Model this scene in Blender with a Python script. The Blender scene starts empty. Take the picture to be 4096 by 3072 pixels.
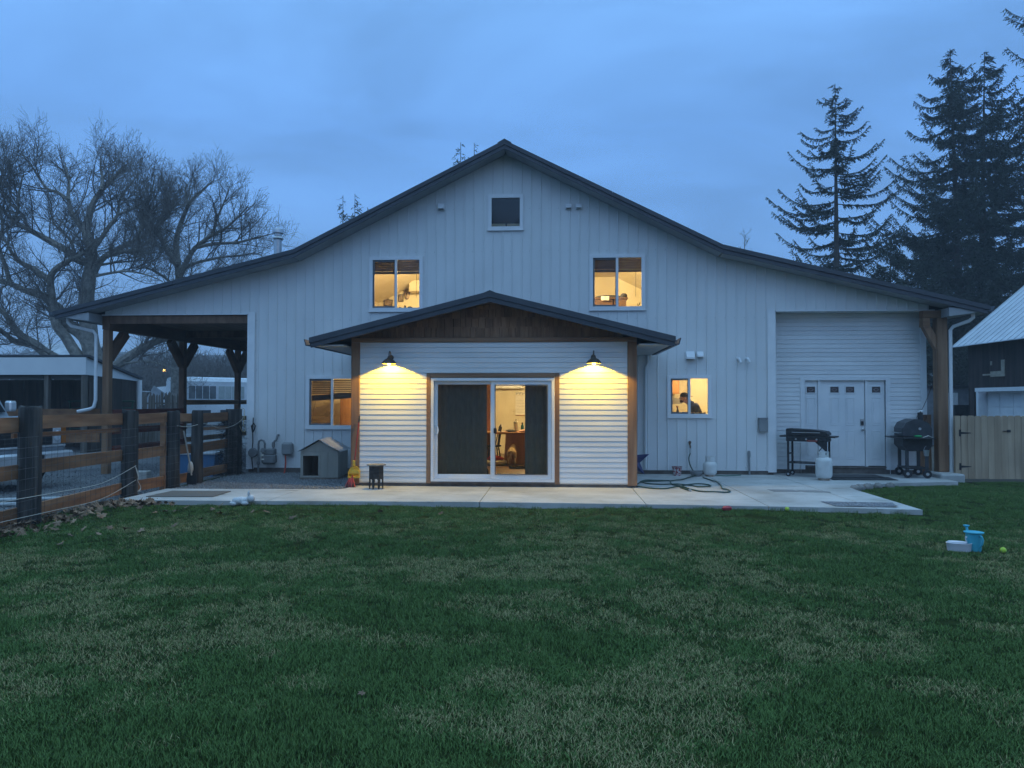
import bpy, bmesh, math, random
import numpy as np
from math import sin, cos, pi, radians, tan, atan2, sqrt
from mathutils import Vector, Matrix

# ------------------------------------------------------------------ camera
sc = bpy.context.scene
FPX = 2950.0                                   # focal length in pixels of a 4096 wide picture
YAW, PIT, ROL = radians(-3.3608), radians(1.3309), radians(0.0622)
CAM = Vector((1.1817, -17.4924, 1.7047))
_f = Vector((sin(YAW)*cos(PIT), cos(YAW)*cos(PIT), sin(PIT)))
_r0 = Vector((cos(YAW), -sin(YAW), 0)); _u0 = _r0.cross(_f)
_r = _r0*cos(ROL) + _u0*sin(ROL); _u = -_r0*sin(ROL) + _u0*cos(ROL)
cd = bpy.data.cameras.new('camera'); co = bpy.data.objects.new('camera', cd)
sc.collection.objects.link(co); sc.camera = co
cd.sensor_fit = 'HORIZONTAL'; cd.sensor_width = 36.0; cd.lens = FPX/4096*36.0
cd.clip_start = 0.05; cd.clip_end = 5000
m = Matrix.Identity(4)
for i in range(3):
    m[i][0], m[i][1], m[i][2], m[i][3] = _r[i], _u[i], -_f[i], CAM[i]
co.matrix_world = m

def at(px, py, Y):
    """Site survey: the point at distance line Y that stands at picture position px, py."""
    d = _f + _r*((px-2048)/FPX) - _u*((py-1536)/FPX)
    return CAM + d*((Y-CAM.y)/d.y)
def atz(px, py, z):
    d = _f + _r*((px-2048)/FPX) - _u*((py-1536)/FPX)
    return CAM + d*((z-CAM.z)/d.z)

# ------------------------------------------------------------------ world (overcast dusk)
w = bpy.data.worlds.new('World'); sc.world = w; w.use_nodes = True
nt = w.node_tree; N = nt.nodes; L = nt.links
for n in list(N): N.remove(n)
out = N.new('ShaderNodeOutputWorld'); bg = N.new('ShaderNodeBackground'); L.new(bg.outputs[0], out.inputs[0])
tc = N.new('ShaderNodeTexCoord'); sep = N.new('ShaderNodeSeparateXYZ'); L.new(tc.outputs['Generated'], sep.inputs[0])
ramp = N.new('ShaderNodeValToRGB'); L.new(sep.outputs[2], ramp.inputs[0])
cr = ramp.color_ramp
for pos, c in ((0.0, (.155, .365, .79, 1)), (1.0, (.76, 1.36, 2.0, 1))):
    e = cr.elements[0] if pos == 0 else cr.elements[-1]
    e.position = pos; e.color = c
for pos, c in ((.16, (.155, .385, .86, 1)), (.34, (.158, .40, .91, 1)), (.50, (.20, .475, .99, 1)), (.75, (.50, 1.0, 1.65, 1))):
    e = cr.elements.new(pos); e.color = c
# a flat cloud deck: project the direction on a plane overhead
mx = N.new('ShaderNodeMath'); mx.operation = 'MAXIMUM'; mx.inputs[1].default_value = 0.0; L.new(sep.outputs[2], mx.inputs[0])
ad = N.new('ShaderNodeMath'); ad.operation = 'ADD'; ad.inputs[1].default_value = .32; L.new(mx.outputs[0], ad.inputs[0])
vd = N.new('ShaderNodeVectorMath'); vd.operation = 'DIVIDE'
cmb = N.new('ShaderNodeCombineXYZ')
for k in range(3): L.new(ad.outputs[0], cmb.inputs[k])
L.new(tc.outputs['Generated'], vd.inputs[0]); L.new(cmb.outputs[0], vd.inputs[1])
vs = N.new('ShaderNodeVectorMath'); vs.operation = 'MULTIPLY'; vs.inputs[1].default_value = (1.1, 2.0, 0); L.new(vd.outputs[0], vs.inputs[0])
nz = N.new('ShaderNodeTexNoise'); nz.inputs['Scale'].default_value = 1.25; nz.inputs['Detail'].default_value = 5.5; nz.inputs['Roughness'].default_value = .56
nz.inputs['Distortion'].default_value = .5
L.new(vs.outputs[0], nz.inputs['Vector'])
mr = N.new('ShaderNodeMapRange'); mr.inputs['From Min'].default_value = .28; mr.inputs['From Max'].default_value = .72
mr.inputs['To Min'].default_value = .70; mr.inputs['To Max'].default_value = 1.27; L.new(nz.outputs[0], mr.inputs['Value'])
mul = N.new('ShaderNodeVectorMath'); mul.operation = 'SCALE'; L.new(ramp.outputs[0], mul.inputs[0]); L.new(mr.outputs[0], mul.inputs['Scale'])
sky = N.new('ShaderNodeTexSky'); sky.sky_type = 'NISHITA'; sky.sun_disc = False
SUN_EL, SUN_AZ = radians(20), radians(160)
sky.sun_elevation = SUN_EL; sky.sun_rotation = SUN_AZ
sk = N.new('ShaderNodeVectorMath'); sk.operation = 'SCALE'; sk.inputs['Scale'].default_value = .012; L.new(sky.outputs[0], sk.inputs[0])
add = N.new('ShaderNodeVectorMath'); add.operation = 'ADD'; L.new(mul.outputs[0], add.inputs[0]); L.new(sk.outputs[0], add.inputs[1])
L.new(add.outputs[0], bg.inputs[0]); bg.inputs[1].default_value = 1.0

sl = bpy.data.lights.new('sun', 'SUN'); so = bpy.data.objects.new('sun', sl); sc.collection.objects.link(so)
sl.energy = .10; sl.angle = radians(60); sl.color = (.75, .88, 1)
so.rotation_euler = (radians(42), 0, radians(-20)); so.location = (0, -20, 30)

vsx = sc.view_settings
vsx.view_transform = 'Standard'; vsx.look = 'None'; vsx.exposure = 0; vsx.gamma = 1; vsx.use_curve_mapping = False
sc.cycles.use_denoising = True; sc.cycles.max_bounces = 6; sc.cycles.diffuse_bounces = 2; sc.cycles.glossy_bounces = 3
sc.cycles.transparent_max_bounces = 12; sc.cycles.sample_clamp_indirect = 4.0
sc.cycles.caustics_reflective = False; sc.cycles.caustics_refractive = False

# ------------------------------------------------------------------ helpers
rnd = random.Random(7)
C = sc.collection

class MB:
    """collects faces; build() links them as one mesh object"""
    def __init__(s): s.v = []; s.f = []
    def add(s, vs, fs):
        n = len(s.v); s.v += [tuple(a) for a in vs]; s.f += [tuple(i+n for i in f) for f in fs]; return s
    def box(s, x0, y0, z0, x1, y1, z1, c=0):
        if x0 > x1: x0, x1 = x1, x0
        if y0 > y1: y0, y1 = y1, y0
        if z0 > z1: z0, z1 = z1, z0
        if c <= 0:
            return s.add([(x0,y0,z0),(x1,y0,z0),(x1,y1,z0),(x0,y1,z0),(x0,y0,z1),(x1,y0,z1),(x1,y1,z1),(x0,y1,z1)],
                  [(0,3,2,1),(4,5,6,7),(0,1,5,4),(1,2,6,5),(2,3,7,6),(3,0,4,7)])
        c = min(c, (x1-x0)*.45, (y1-y0)*.45, (z1-z0)*.45)
        V = []; idx = {}
        for ix, X in enumerate((x0, x1)):
            for iy, Y in enumerate((y0, y1)):
                for iz, Zz in enumerate((z0, z1)):
                    sx, sy, sz = (1-2*ix)*c, (1-2*iy)*c, (1-2*iz)*c
                    for a in range(3):
                        p = [X+sx, Y+sy, Zz+sz]; p[a] = (X, Y, Zz)[a]
                        idx[ix,iy,iz,a] = len(V); V.append(tuple(p))
        F = []
        for a in range(3):
            b, d = (a+1) % 3, (a+2) % 3
            for e in (0, 1):
                q = []
                for (i, j) in ((0,0),(1,0),(1,1),(0,1)):
                    k = [0,0,0]; k[a] = e; k[b] = i; k[d] = j; q.append(idx[k[0],k[1],k[2],a])
                F.append(tuple(q) if e else tuple(q[::-1]))
        for a in range(3):
            b, d = (a+1) % 3, (a+2) % 3
            for i in (0,1):
                for j in (0,1):
                    k0 = [0,0,0]; k0[b] = i; k0[d] = j; k1 = list(k0); k1[a] = 1
                    q = [idx[k0[0],k0[1],k0[2],b], idx[k1[0],k1[1],k1[2],b], idx[k1[0],k1[1],k1[2],d], idx[k0[0],k0[1],k0[2],d]]
                    F.append(tuple(q) if i == j else tuple(q[::-1]))
        for ix in (0,1):
            for iy in (0,1):
                for iz in (0,1):
                    q = [idx[ix,iy,iz,0], idx[ix,iy,iz,1], idx[ix,iy,iz,2]]
                    F.append(tuple(q) if (ix+iy+iz) % 2 else tuple(q[::-1]))
        return s.add(V, F)
    def obox(s, p0, p1, wx, wz, up=(0,0,1)):
        """bar from p0 to p1, width wx (sideways) and wz (along up)"""
        p0 = Vector(p0); p1 = Vector(p1); d = (p1-p0).normalized(); up = Vector(up)
        a = d.cross(up)
        if a.length < 1e-4: a = d.cross(Vector((1,0,0)))
        a.normalize(); b = a.cross(d); a = a*wx/2; b = b*wz/2
        return s.add([p0-a-b, p0+a-b, p0+a+b, p0-a+b, p1-a-b, p1+a-b, p1+a+b, p1-a+b],
                     [(0,1,2,3),(7,6,5,4),(0,4,5,1),(1,5,6,2),(2,6,7,3),(3,7,4,0)])
    def prism(s, poly, axis, a0, a1):
        """poly of 2-D points, extruded along axis 'x','y' or 'z' from a0 to a1"""
        n = len(poly)
        def P(p, a):
            return {'x': (a, p[0], p[1]), 'y': (p[0], a, p[1]), 'z': (p[0], p[1], a)}[axis]
        V = [P(p, a0) for p in poly] + [P(p, a1) for p in poly]
        F = [tuple(range(n)), tuple(range(2*n-1, n-1, -1))] + [(i, i+n, (i+1) % n+n, (i+1) % n) for i in range(n)]
        return s.add(V, F)
    def tube(s, pts, rad, n=8, cap=True):
        pts = [Vector(p) for p in pts]; m_ = len(pts)
        if not hasattr(rad, '__len__'): rad = [rad]*m_
        V = []; ref = None
        for i, p in enumerate(pts):
            d = pts[min(i+1, m_-1)] - pts[max(i-1, 0)]
            if d.length < 1e-9: d = Vector((0,0,1))
            d.normalize()
            if ref is None: ref = Vector((0,0,1)) if abs(d.z) < .9 else Vector((1,0,0))
            a = d.cross(ref)
            if a.length < 1e-4: a = d.cross(Vector((0,1,0)))
            a.normalize(); b = a.cross(d); ref = b
            for k in range(n):
                t = 2*pi*k/n; V.append(p + a*(cos(t)*rad[i]) + b*(sin(t)*rad[i]))
        F = [(i*n+k, i*n+(k+1) % n, (i+1)*n+(k+1) % n, (i+1)*n+k) for i in range(m_-1) for k in range(n)]
        if cap: F += [tuple(range(n-1, -1, -1)), tuple((m_-1)*n+k for k in range(n))]
        return s.add(V, F)
    def lathe(s, prof, c=(0,0,0), n=20, axis='z'):
        """prof: list of (radius, height)"""
        V = []
        for r, h in prof:
            for k in range(n):
                t = 2*pi*k/n; a, b = r*cos(t), r*sin(t)
                p = {'z': (a, b, h), 'x': (h, a, b), 'y': (a, h, b)}[axis]
                V.append((p[0]+c[0], p[1]+c[1], p[2]+c[2]))
        m_ = len(prof)
        F = [(i*n+k, i*n+(k+1) % n, (i+1)*n+(k+1) % n, (i+1)*n+k) for i in range(m_-1) for k in range(n)]
        F += [tuple(range(n-1, -1, -1)), tuple((m_-1)*n+k for k in range(n))]
        return s.add(V, F)
    def blob(s, c, r, n=10, m_=7, jit=0, rr=None):
        rr = rr or rnd; V = []; F = []
        rx, ry, rz = r if hasattr(r, '__len__') else (r, r, r)
        for i in range(m_+1):
            th = pi*i/m_
            for k in range(n):
                ph = 2*pi*k/n; q = 1+rr.uniform(-jit, jit)
                V.append((c[0]+rx*q*sin(th)*cos(ph), c[1]+ry*q*sin(th)*sin(ph), c[2]+rz*q*cos(th)))
        for i in range(m_):
            for k in range(n):
                F.append((i*n+k, (i+1)*n+k, (i+1)*n+(k+1) % n, i*n+(k+1) % n))
        return s.add(V, F)
    def quad(s, a, b, c, d): return s.add([a, b, c, d], [(0,1,2,3)])
    def xf(s, mat):
        s.v = [tuple(mat @ Vector(v)) for v in s.v]; return s
    def mesh(s, name, mat, smooth=False):
        me = bpy.data.meshes.new(name); me.from_pydata(s.v, [], s.f); me.update()
        if mat:
            for mm in (mat if isinstance(mat, (list, tuple)) else [mat]): me.materials.append(mm)
        if smooth: me.polygons.foreach_set('use_smooth', [True]*len(me.polygons))
        return me
    def build(s, name, mat, parent=None, smooth=False):
        o = bpy.data.objects.new(name, s.mesh(name, mat, smooth)); C.objects.link(o)
        if parent: o.parent = parent
        return o

def tag(o, label=None, cat=None, group=None, kind=None):
    if label: o['label'] = label
    if cat: o['category'] = cat
    if group: o['group'] = group
    if kind: o['kind'] = kind
    return o
def thing(name, label, cat, loc=(0,0,0), rz=0, group=None):
    o = bpy.data.objects.new(name, None); C.objects.link(o); o.empty_display_size = .1
    o.location = loc; o.rotation_euler = (0, 0, rz)
    return tag(o, label, cat, group)
def place(me, name, parent, loc, rot=None):
    o = bpy.data.objects.new(name, me); C.objects.link(o); o.parent = parent; o.location = loc
    if rot: o.rotation_euler = rot
    return o
def B(*a, c=0): return MB().box(*a, c=c)
def shade(o, ang=40):
    try: o.data.set_sharp_from_angle(angle=radians(ang))
    except Exception: pass
    o.data.polygons.foreach_set('use_smooth', [True]*len(o.data.polygons)); return o
def lerp(a, b, t): return a+(b-a)*t

# ------------------------------------------------------------------ materials
MATS = {}
def M(name, c1, c2=None, scale=4, rough=.7, stretch=(1,1,1), bump=0, bscale=None, metal=0, spec=.4, lo=.35, hi=.65, dirt=.12, detail=5, space='world', emit=None, estr=0, rvar=0):
    mt = bpy.data.materials.new(name); mt.use_nodes = True; MATS[name] = mt
    t = mt.node_tree; n = t.nodes; l = t.links
    b = n['Principled BSDF']; b.inputs['Roughness'].default_value = rough; b.inputs['Metallic'].default_value = metal
    b.inputs['Specular IOR Level'].default_value = spec
    if emit:
        b.inputs['Emission Color'].default_value = (*emit, 1); b.inputs['Emission Strength'].default_value = estr
    if space == 'world':
        g = n.new('ShaderNodeNewGeometry'); src = g.outputs['Position']
    else:
        g = n.new('ShaderNodeTexCoord'); src = g.outputs['Object']
    mp = n.new('ShaderNodeMapping'); mp.inputs['Scale'].default_value = stretch; l.new(src, mp.inputs[0])
    if rvar or space != 'world':
        oi = n.new('ShaderNodeObjectInfo'); ml = n.new('ShaderNodeMath'); ml.operation = 'MULTIPLY'; ml.inputs[1].default_value = 37.0
        l.new(oi.outputs['Random'], ml.inputs[0]); l.new(ml.outputs[0], mp.inputs['Location'])
    nz = n.new('ShaderNodeTexNoise'); nz.inputs['Scale'].default_value = scale; nz.inputs['Detail'].default_value = detail; l.new(mp.outputs[0], nz.inputs['Vector'])
    c2 = c2 or tuple(min(1, x*1.18) for x in c1)
    rp = n.new('ShaderNodeMapRange'); rp.inputs['From Min'].default_value = lo; rp.inputs['From Max'].default_value = hi; l.new(nz.outputs[0], rp.inputs['Value'])
    mxx = n.new('ShaderNodeMix'); mxx.data_type = 'RGBA'; mxx.inputs['A'].default_value = (*c1, 1); mxx.inputs['B'].default_value = (*c2, 1)
    l.new(rp.outputs[0], mxx.inputs['Factor']); col = mxx.outputs['Result']
    if dirt:
        n2 = n.new('ShaderNodeTexNoise'); n2.inputs['Scale'].default_value = .9; n2.inputs['Detail'].default_value = 6; l.new(src, n2.inputs['Vector'])
        r2 = n.new('ShaderNodeMapRange'); r2.inputs['From Min'].default_value = .3; r2.inputs['From Max'].default_value = .7
        r2.inputs['To Min'].default_value = 1-dirt; r2.inputs['To Max'].default_value = 1+dirt*.5; l.new(n2.outputs[0], r2.inputs['Value'])
        sc_ = n.new('ShaderNodeVectorMath'); sc_.operation = 'SCALE'; l.new(col, sc_.inputs[0]); l.new(r2.outputs[0], sc_.inputs['Scale']); col = sc_.outputs[0]
    if rvar:
        r3 = n.new('ShaderNodeMapRange'); r3.inputs['To Min'].default_value = 1-rvar; r3.inputs['To Max'].default_value = 1+rvar; l.new(oi.outputs['Random'], r3.inputs['Value'])
        s3 = n.new('ShaderNodeVectorMath'); s3.operation = 'SCALE'; l.new(col, s3.inputs[0]); l.new(r3.outputs[0], s3.inputs['Scale']); col = s3.outputs[0]
    l.new(col, b.inputs['Base Color'])
    if bump:
        n3 = n.new('ShaderNodeTexNoise'); n3.inputs['Scale'].default_value = bscale or scale*3; n3.inputs['Detail'].default_value = 6; l.new(mp.outputs[0], n3.inputs['Vector'])
        bp = n.new('ShaderNodeBump'); bp.inputs['Strength'].default_value = bump; bp.inputs['Distance'].default_value = .02; l.new(n3.outputs[0], bp.inputs['Height']); l.new(bp.outputs[0], b.inputs['Normal'])
    return mt
def glass(name, tint=(1,1,1), refl=1.0, rough=.0):
    mt = bpy.data.materials.new(name); mt.use_nodes = True; t = mt.node_tree; n = t.nodes; l = t.links
    n.remove(n['Principled BSDF']); o = n['Material Output']
    tr = n.new('ShaderNodeBsdfTransparent'); tr.inputs[0].default_value = (*tint, 1)
    gl = n.new('ShaderNodeBsdfGlossy'); gl.inputs['Roughness'].default_value = rough
    fr = n.new('ShaderNodeFresnel'); fr.inputs['IOR'].default_value = 1.5
    mm = n.new('ShaderNodeMath'); mm.operation = 'MULTIPLY'; mm.inputs[1].default_value = refl; l.new(fr.outputs[0], mm.inputs[0])
    mi = n.new('ShaderNodeMixShader'); l.new(mm.outputs[0], mi.inputs[0]); l.new(tr.outputs[0], mi.inputs[1]); l.new(gl.outputs[0], mi.inputs[2]); l.new(mi.outputs[0], o.inputs[0])
    return mt
def emitter(name, col, s):
    mt = bpy.data.materials.new(name); mt.use_nodes = True; t = mt.node_tree; n = t.nodes
    n.remove(n['Principled BSDF']); e = n.new('ShaderNodeEmission'); e.inputs[0].default_value = (*col, 1); e.inputs[1].default_value = s
    t.links.new(e.outputs[0], n['Material Output'].inputs[0]); return mt

white_metal = M('white_metal', (.67,.685,.685), (.70,.715,.71), scale=2, rough=.5, stretch=(1,1,.25), dirt=.07, bump=.02, bscale=40)
white_vinyl = M('white_vinyl', (.68,.69,.69), (.76,.77,.76), scale=1.5, rough=.5, stretch=(.3,1,1), dirt=.09, rvar=.03)
white_paint = M('white_paint', (.70,.72,.73), (.78,.79,.79), scale=3, rough=.45, dirt=.07)
frame_white = M('frame_white', (.72,.73,.74), (.78,.79,.80), scale=3, rough=.4, dirt=.05)
roof_metal = M('roof_metal', (.042,.046,.055), (.055,.06,.068), scale=3, rough=.45, metal=.0, dirt=.08)
fascia_grey = M('fascia_grey', (.05,.056,.068), (.064,.07,.084), scale=3, rough=.5, dirt=.08)
soffit_grey = M('soffit_grey', (.30,.31,.32), (.36,.37,.38), scale=3, rough=.6, dirt=.08)
cedar_v = M('cedar_vertical', (.20,.105,.058), (.32,.185,.105), scale=9, rough=.6, stretch=(1,1,.07), bump=.12, dirt=.2, rvar=.08)
cedar_x = M('cedar_horizontal', (.20,.105,.058), (.32,.185,.105), scale=9, rough=.6, stretch=(.07,1,1), bump=.12, dirt=.2, rvar=.12)
rail_wood = M('rail_wood', (.20,.088,.042), (.33,.165,.082), scale=8, rough=.75, stretch=(.5,.12,1), bump=.2, dirt=.3, rvar=.2)
red_wood = M('red_board', (.16,.045,.03), (.24,.07,.045), scale=8, rough=.75, stretch=(.12,.3,1), bump=.2, dirt=.25, rvar=.15)
dark_wood = M('dark_stained_wood', (.085,.048,.03), (.13,.075,.045), scale=8, rough=.7, stretch=(1,.08,1), bump=.15, dirt=.2, rvar=.1)
carport_wood = M('carport_wood', (.13,.072,.045), (.21,.12,.075), scale=8, rough=.7, stretch=(1,.08,.3), bump=.15, dirt=.2, rvar=.1)
shake = M('dark_shake', (.19,.10,.055), (.31,.17,.098), scale=14, rough=.8, stretch=(1,1,.15), bump=.3, dirt=.2, rvar=.25)
creosote = M('creosote_timber', (.030,.028,.027), (.105,.095,.085), scale=11, rough=.85, stretch=(1,1,.10), bump=.5, dirt=.3, lo=.42, hi=.72)
picket_wood = M('picket_pine', (.35,.25,.165), (.47,.35,.24), scale=8, rough=.8, stretch=(1,1,.08), bump=.2, dirt=.18, rvar=.10)
old_wood = M('weathered_wood', (.10,.085,.07), (.20,.17,.14), scale=8, rough=.85, stretch=(1,1,.1), bump=.2, dirt=.2, rvar=.2)
found = M('foundation', (.10,.085,.075), (.16,.14,.125), scale=6, rough=.9, dirt=.2)
black_metal = M('black_metal', (.018,.019,.021), (.032,.033,.036), scale=12, rough=.5, dirt=.2)
bronze = M('bronze_lamp', (.055,.045,.035), (.08,.065,.05), scale=10, rough=.45, dirt=.1)
galv = M('galvanised', (.42,.44,.46), (.55,.57,.58), scale=6, rough=.32, metal=.8, dirt=.1)
grey_plastic = M('grey_plastic', (.22,.23,.235), (.26,.27,.275), scale=5, rough=.55, dirt=.1)
meter_grey = M('meter_grey', (.15,.16,.165), (.19,.20,.205), scale=8, rough=.6, dirt=.2)
pane = glass('window_glass', (.96,.97,.96), 1.0)
screen_grey = M('sash_grey', (.13,.14,.15), rough=.5)
# ================================================================== GROUND
soil = M('soil', (.075,.062,.045), (.13,.11,.085), scale=3, rough=.95, dirt=.3)
lawn_soil = M('lawn_base', (.014,.026,.007), (.03,.042,.012), scale=9, rough=1, dirt=.3, spec=.03)
gravel_m = M('gravel_ground', (.09,.092,.095), (.19,.19,.19), scale=45, rough=.95, bump=.6, bscale=60, dirt=.25)
field_m = M('far_field', (.06,.062,.035), (.12,.105,.06), scale=.15, rough=1, dirt=.3)
def concrete_mat():
    mt = M('concrete', (.40,.395,.375), (.50,.495,.475), scale=2.2, rough=.8, bump=.08, bscale=60, dirt=.16)
    t = mt.node_tree; n = t.nodes; l = t.links; b = n['Principled BSDF']; old = b.inputs['Base Color'].links[0].from_socket
    g = n.new('ShaderNodeNewGeometry')
    def stain(scale, stretch, lo, hi, col):
        nonlocal old
        mp = n.new('ShaderNodeMapping'); mp.inputs['Scale'].default_value = stretch; l.new(g.outputs['Position'], mp.inputs[0])
        z = n.new('ShaderNodeTexNoise'); z.inputs['Scale'].default_value = scale; z.inputs['Detail'].default_value = 7; z.inputs['Roughness'].default_value = .62; l.new(mp.outputs[0], z.inputs['Vector'])
        r = n.new('ShaderNodeMapRange'); r.inputs['From Min'].default_value = lo; r.inputs['From Max'].default_value = hi; l.new(z.outputs[0], r.inputs['Value'])
        m2 = n.new('ShaderNodeMix'); m2.data_type = 'RGBA'; m2.blend_type = 'MULTIPLY'; m2.inputs['B'].default_value = (*col, 1)
        l.new(r.outputs[0], m2.inputs['Factor']); l.new(old, m2.inputs['A']); old = m2.outputs['Result']
    stain(1.1, (1,1,1), .52, .70, (.66,.63,.58)); stain(4, (.35,1,1), .58, .70, (.60,.58,.54)); stain(24, (1,1,1), .66, .74, (.7,.68,.65))
    l.new(old, b.inputs['Base Color']); return mt
concrete = concrete_mat()

tag(B(-1500,-300,-.16, 1500,2200,-.15).build('ground', field_m), kind='structure')
tag(B(-60,-40,-.150, -6.35,60,-.095).build('gravel_yard', gravel_m), kind='structure')

PADF = [(-6.35,-5.19),(-4.4,-5.17),(-.2,-5.03),(3.15,-5.15),(5.63,-5.31),(6.95,-5.49)]
def pad_front(x):
    for (a, b), (c, d) in zip(PADF, PADF[1:]):
        if x <= c: return b+(d-b)*(x-a)/(c-a)
    return PADF[-1][1]
PADR = [(6.95,-5.49),(6.98,-2.80),(7.02,-2.45),(7.16,-2.15),(7.45,-1.90),(7.9,-1.72),(8.6,-1.50),(9.62,-1.23),(9.75,-1.2),(9.75,.38)]
pat = thing('patio', 'concrete patio slabs', 'patio'); del pat['label'], pat['category']; pat['kind'] = 'structure'
def slab(poly): MB().prism(poly, 'z', -.15, 0).build('slab', concrete, pat)
g_ = .014
def fr(a, b): return [(x, pad_front(x)) for x in [a]+[q[0] for q in PADF if a < q[0] < b]+[b]]
slab(fr(-6.35,-3.72-g_)+[(-3.72-g_,-3.46),(-6.35,-3.55)])
slab(fr(-3.72,-.09-g_)+[(-.09-g_,-2.70),(-2.86,-2.70),(-2.90,-3.32),(-3.05,-3.45),(-3.72,-3.46)])
slab(fr(-.09,2.69-g_)+[(2.69-g_,-2.70),(-.09,-2.70)])
slab(fr(2.69,4.65-g_)+[(4.65-g_,.05),(2.69,.05)])
slab(fr(4.65,6.30-g_)+[(6.26-g_,.05),(4.65,.05)])
slab(fr(6.30,6.95)+PADR[1:]+[(6.26,.38)])
MB().prism([(x+.0,y) for x, y in [(5.28,-2.90),(5.75,-2.93),(5.80,-3.28),(5.30,-3.26)]], 'z', .001, .004).build('utility_cover', M('cover_grey', (.2,.2,.2), rough=.8), pat)
MB().prism([(5.80,-2.98),(6.15,-3.0),(6.36,-3.2),(6.32,-3.36),(5.84,-3.30)], 'z', .001, .004).build('patch', M('concrete_patch', (.20,.20,.195), (.27,.27,.26), scale=7, rough=.9), pat)

# lawn: gently uneven sheet
def lawn_z(x, y):
    return -.075 + .012*sin(x*1.1+.4*y) + .010*sin(y*1.7-x*.6+1) + .006*sin(x*3.1+y*2.3)
def lawn_mesh():
    mb = MB(); xs = np.linspace(-6.7, 30, 90); ys = np.linspace(-32, -.5, 90); nx = len(xs)
    mb.v = [(x, y, lawn_z(x, y)) for y in ys for x in xs]
    mb.f = [(j*nx+i, j*nx+i+1, (j+1)*nx+i+1, (j+1)*nx+i) for j in range(len(ys)-1) for i in range(nx-1)]
    return mb
tag(lawn_mesh().build('lawn', lawn_soil), kind='structure')
tag(B(9.9,-.5,-.15, 40,40,-.085).build('side_yard', soil), kind='structure')
tag(MB().prism([(-6.36,-3.53),(-3.05,-3.44),(-2.9,-3.3),(-2.86,0.02),(-6.36,0.02)], 'z', -.15, -.035).build('gravel_bed', gravel_m), kind='structure')
# ================================================================== HOUSE
house = thing('barn_house', 'white metal-sided barn house with wide grey gable roof and lit windows', 'house')
AP, BR, EV = 7.76, 5.26, 3.84          # roof heights: ridge, break, eave
def zr(x):
    x = abs(x)
    return AP-(AP-BR)*x/5.0 if x <= 5 else BR-(BR-EV)*(x-5)/5.8
WIN = {'ul': (-3.26,-2.02,3.89,5.15), 'ur': (2.02,3.26,3.89,5.15), 'attic': (-.39,.39,5.82,6.61), 'kit': (3.83,4.79,1.36,2.29), 'll': (-4.79,-3.57,1.07,2.29)}
holes = [(-2.74,2.59,-1,2.66)]+list(WIN.values())
RIB = .2286
prof = [(0,0),(.188,0),(.195,-.017),(.213,-.017),(.220,0),(RIB,0)]
def prof_y(t):
    for (a, b), (c, d) in zip(prof, prof[1:]):
        if t <= c+1e-9: return b+(d-b)*(t-a)/(c-a)
    return 0
x0 = -44*RIB-.05
for i in range(88):
    xa = x0+i*RIB
    if xa < -9.98: continue
    if xa+RIB > 9.95: break
    brk = sorted({round(xa+t, 5) for t, _ in prof} | {h[k] for h in holes for k in (0,1) if xa < h[k] < xa+RIB} | {q for q in (-6.25, 6.25) if xa < q < xa+RIB})
    bands = {}
    for a, b in zip(brk, brk[1:]):
        if b-a < 1e-4: continue
        mid = (a+b)/2; ya, yb = prof_y(a-xa), prof_y(b-xa)
        zb = .09 if abs(mid) < 6.25 else 3.82
        cuts = [zb]
        for h in sorted([h for h in holes if h[0] <= mid <= h[1]], key=lambda h: h[2]): cuts += [h[2], h[3]]
        cuts.append(None)
        for k in range(0, len(cuts), 2):
            z0, z1 = cuts[k], cuts[k+1]
            if z0 < zb: z0 = zb
            za1, zb1 = (zr(a)-.10, zr(b)-.10) if z1 is None else (z1, z1)
            if za1-z0 < .01: continue
            bands.setdefault('low' if z1 is not None and k == 0 else ('mid' if z1 is not None else ('top' if k else 'full')), MB()).add([(a,ya,z0),(b,yb,z0),(b,yb,zb1),(a,ya,za1),(a,.10,z0),(b,.10,z0),(b,.10,zb1),(a,.10,za1)],
                   [(0,1,2,3),(7,6,5,4),(0,4,5,1),(3,2,6,7)])
    if 'full' in bands and 'top' in bands:              # a strip cut by a window edge stays one sheet
        u = MB()
        for v in bands.values(): u.add(v.v, v.f)
        bands = {'all': u}
    for v in bands.values(): v.build('siding_panel', white_metal, house)

# screws: rows of small heads on the panels
mb = MB()
for zrow in (.16, 1.25, 2.45, 3.66, 5.28, 6.3):
    for i in range(88):
        x = x0+i*RIB+.165
        if zrow > zr(x)-.3 or (abs(x) > 6.2 and zrow < 3.8) or any(h[0]-.06 < x < h[1]+.06 and h[2]-.06 < zrow < h[3]+.06 for h in holes) or abs(x) > 9.6: continue
        mb.box(x-.006,-.005,zrow-.006, x+.006,0,zrow+.006)
tag(mb.build('screw', grey_plastic, house), kind='stuff')

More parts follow.
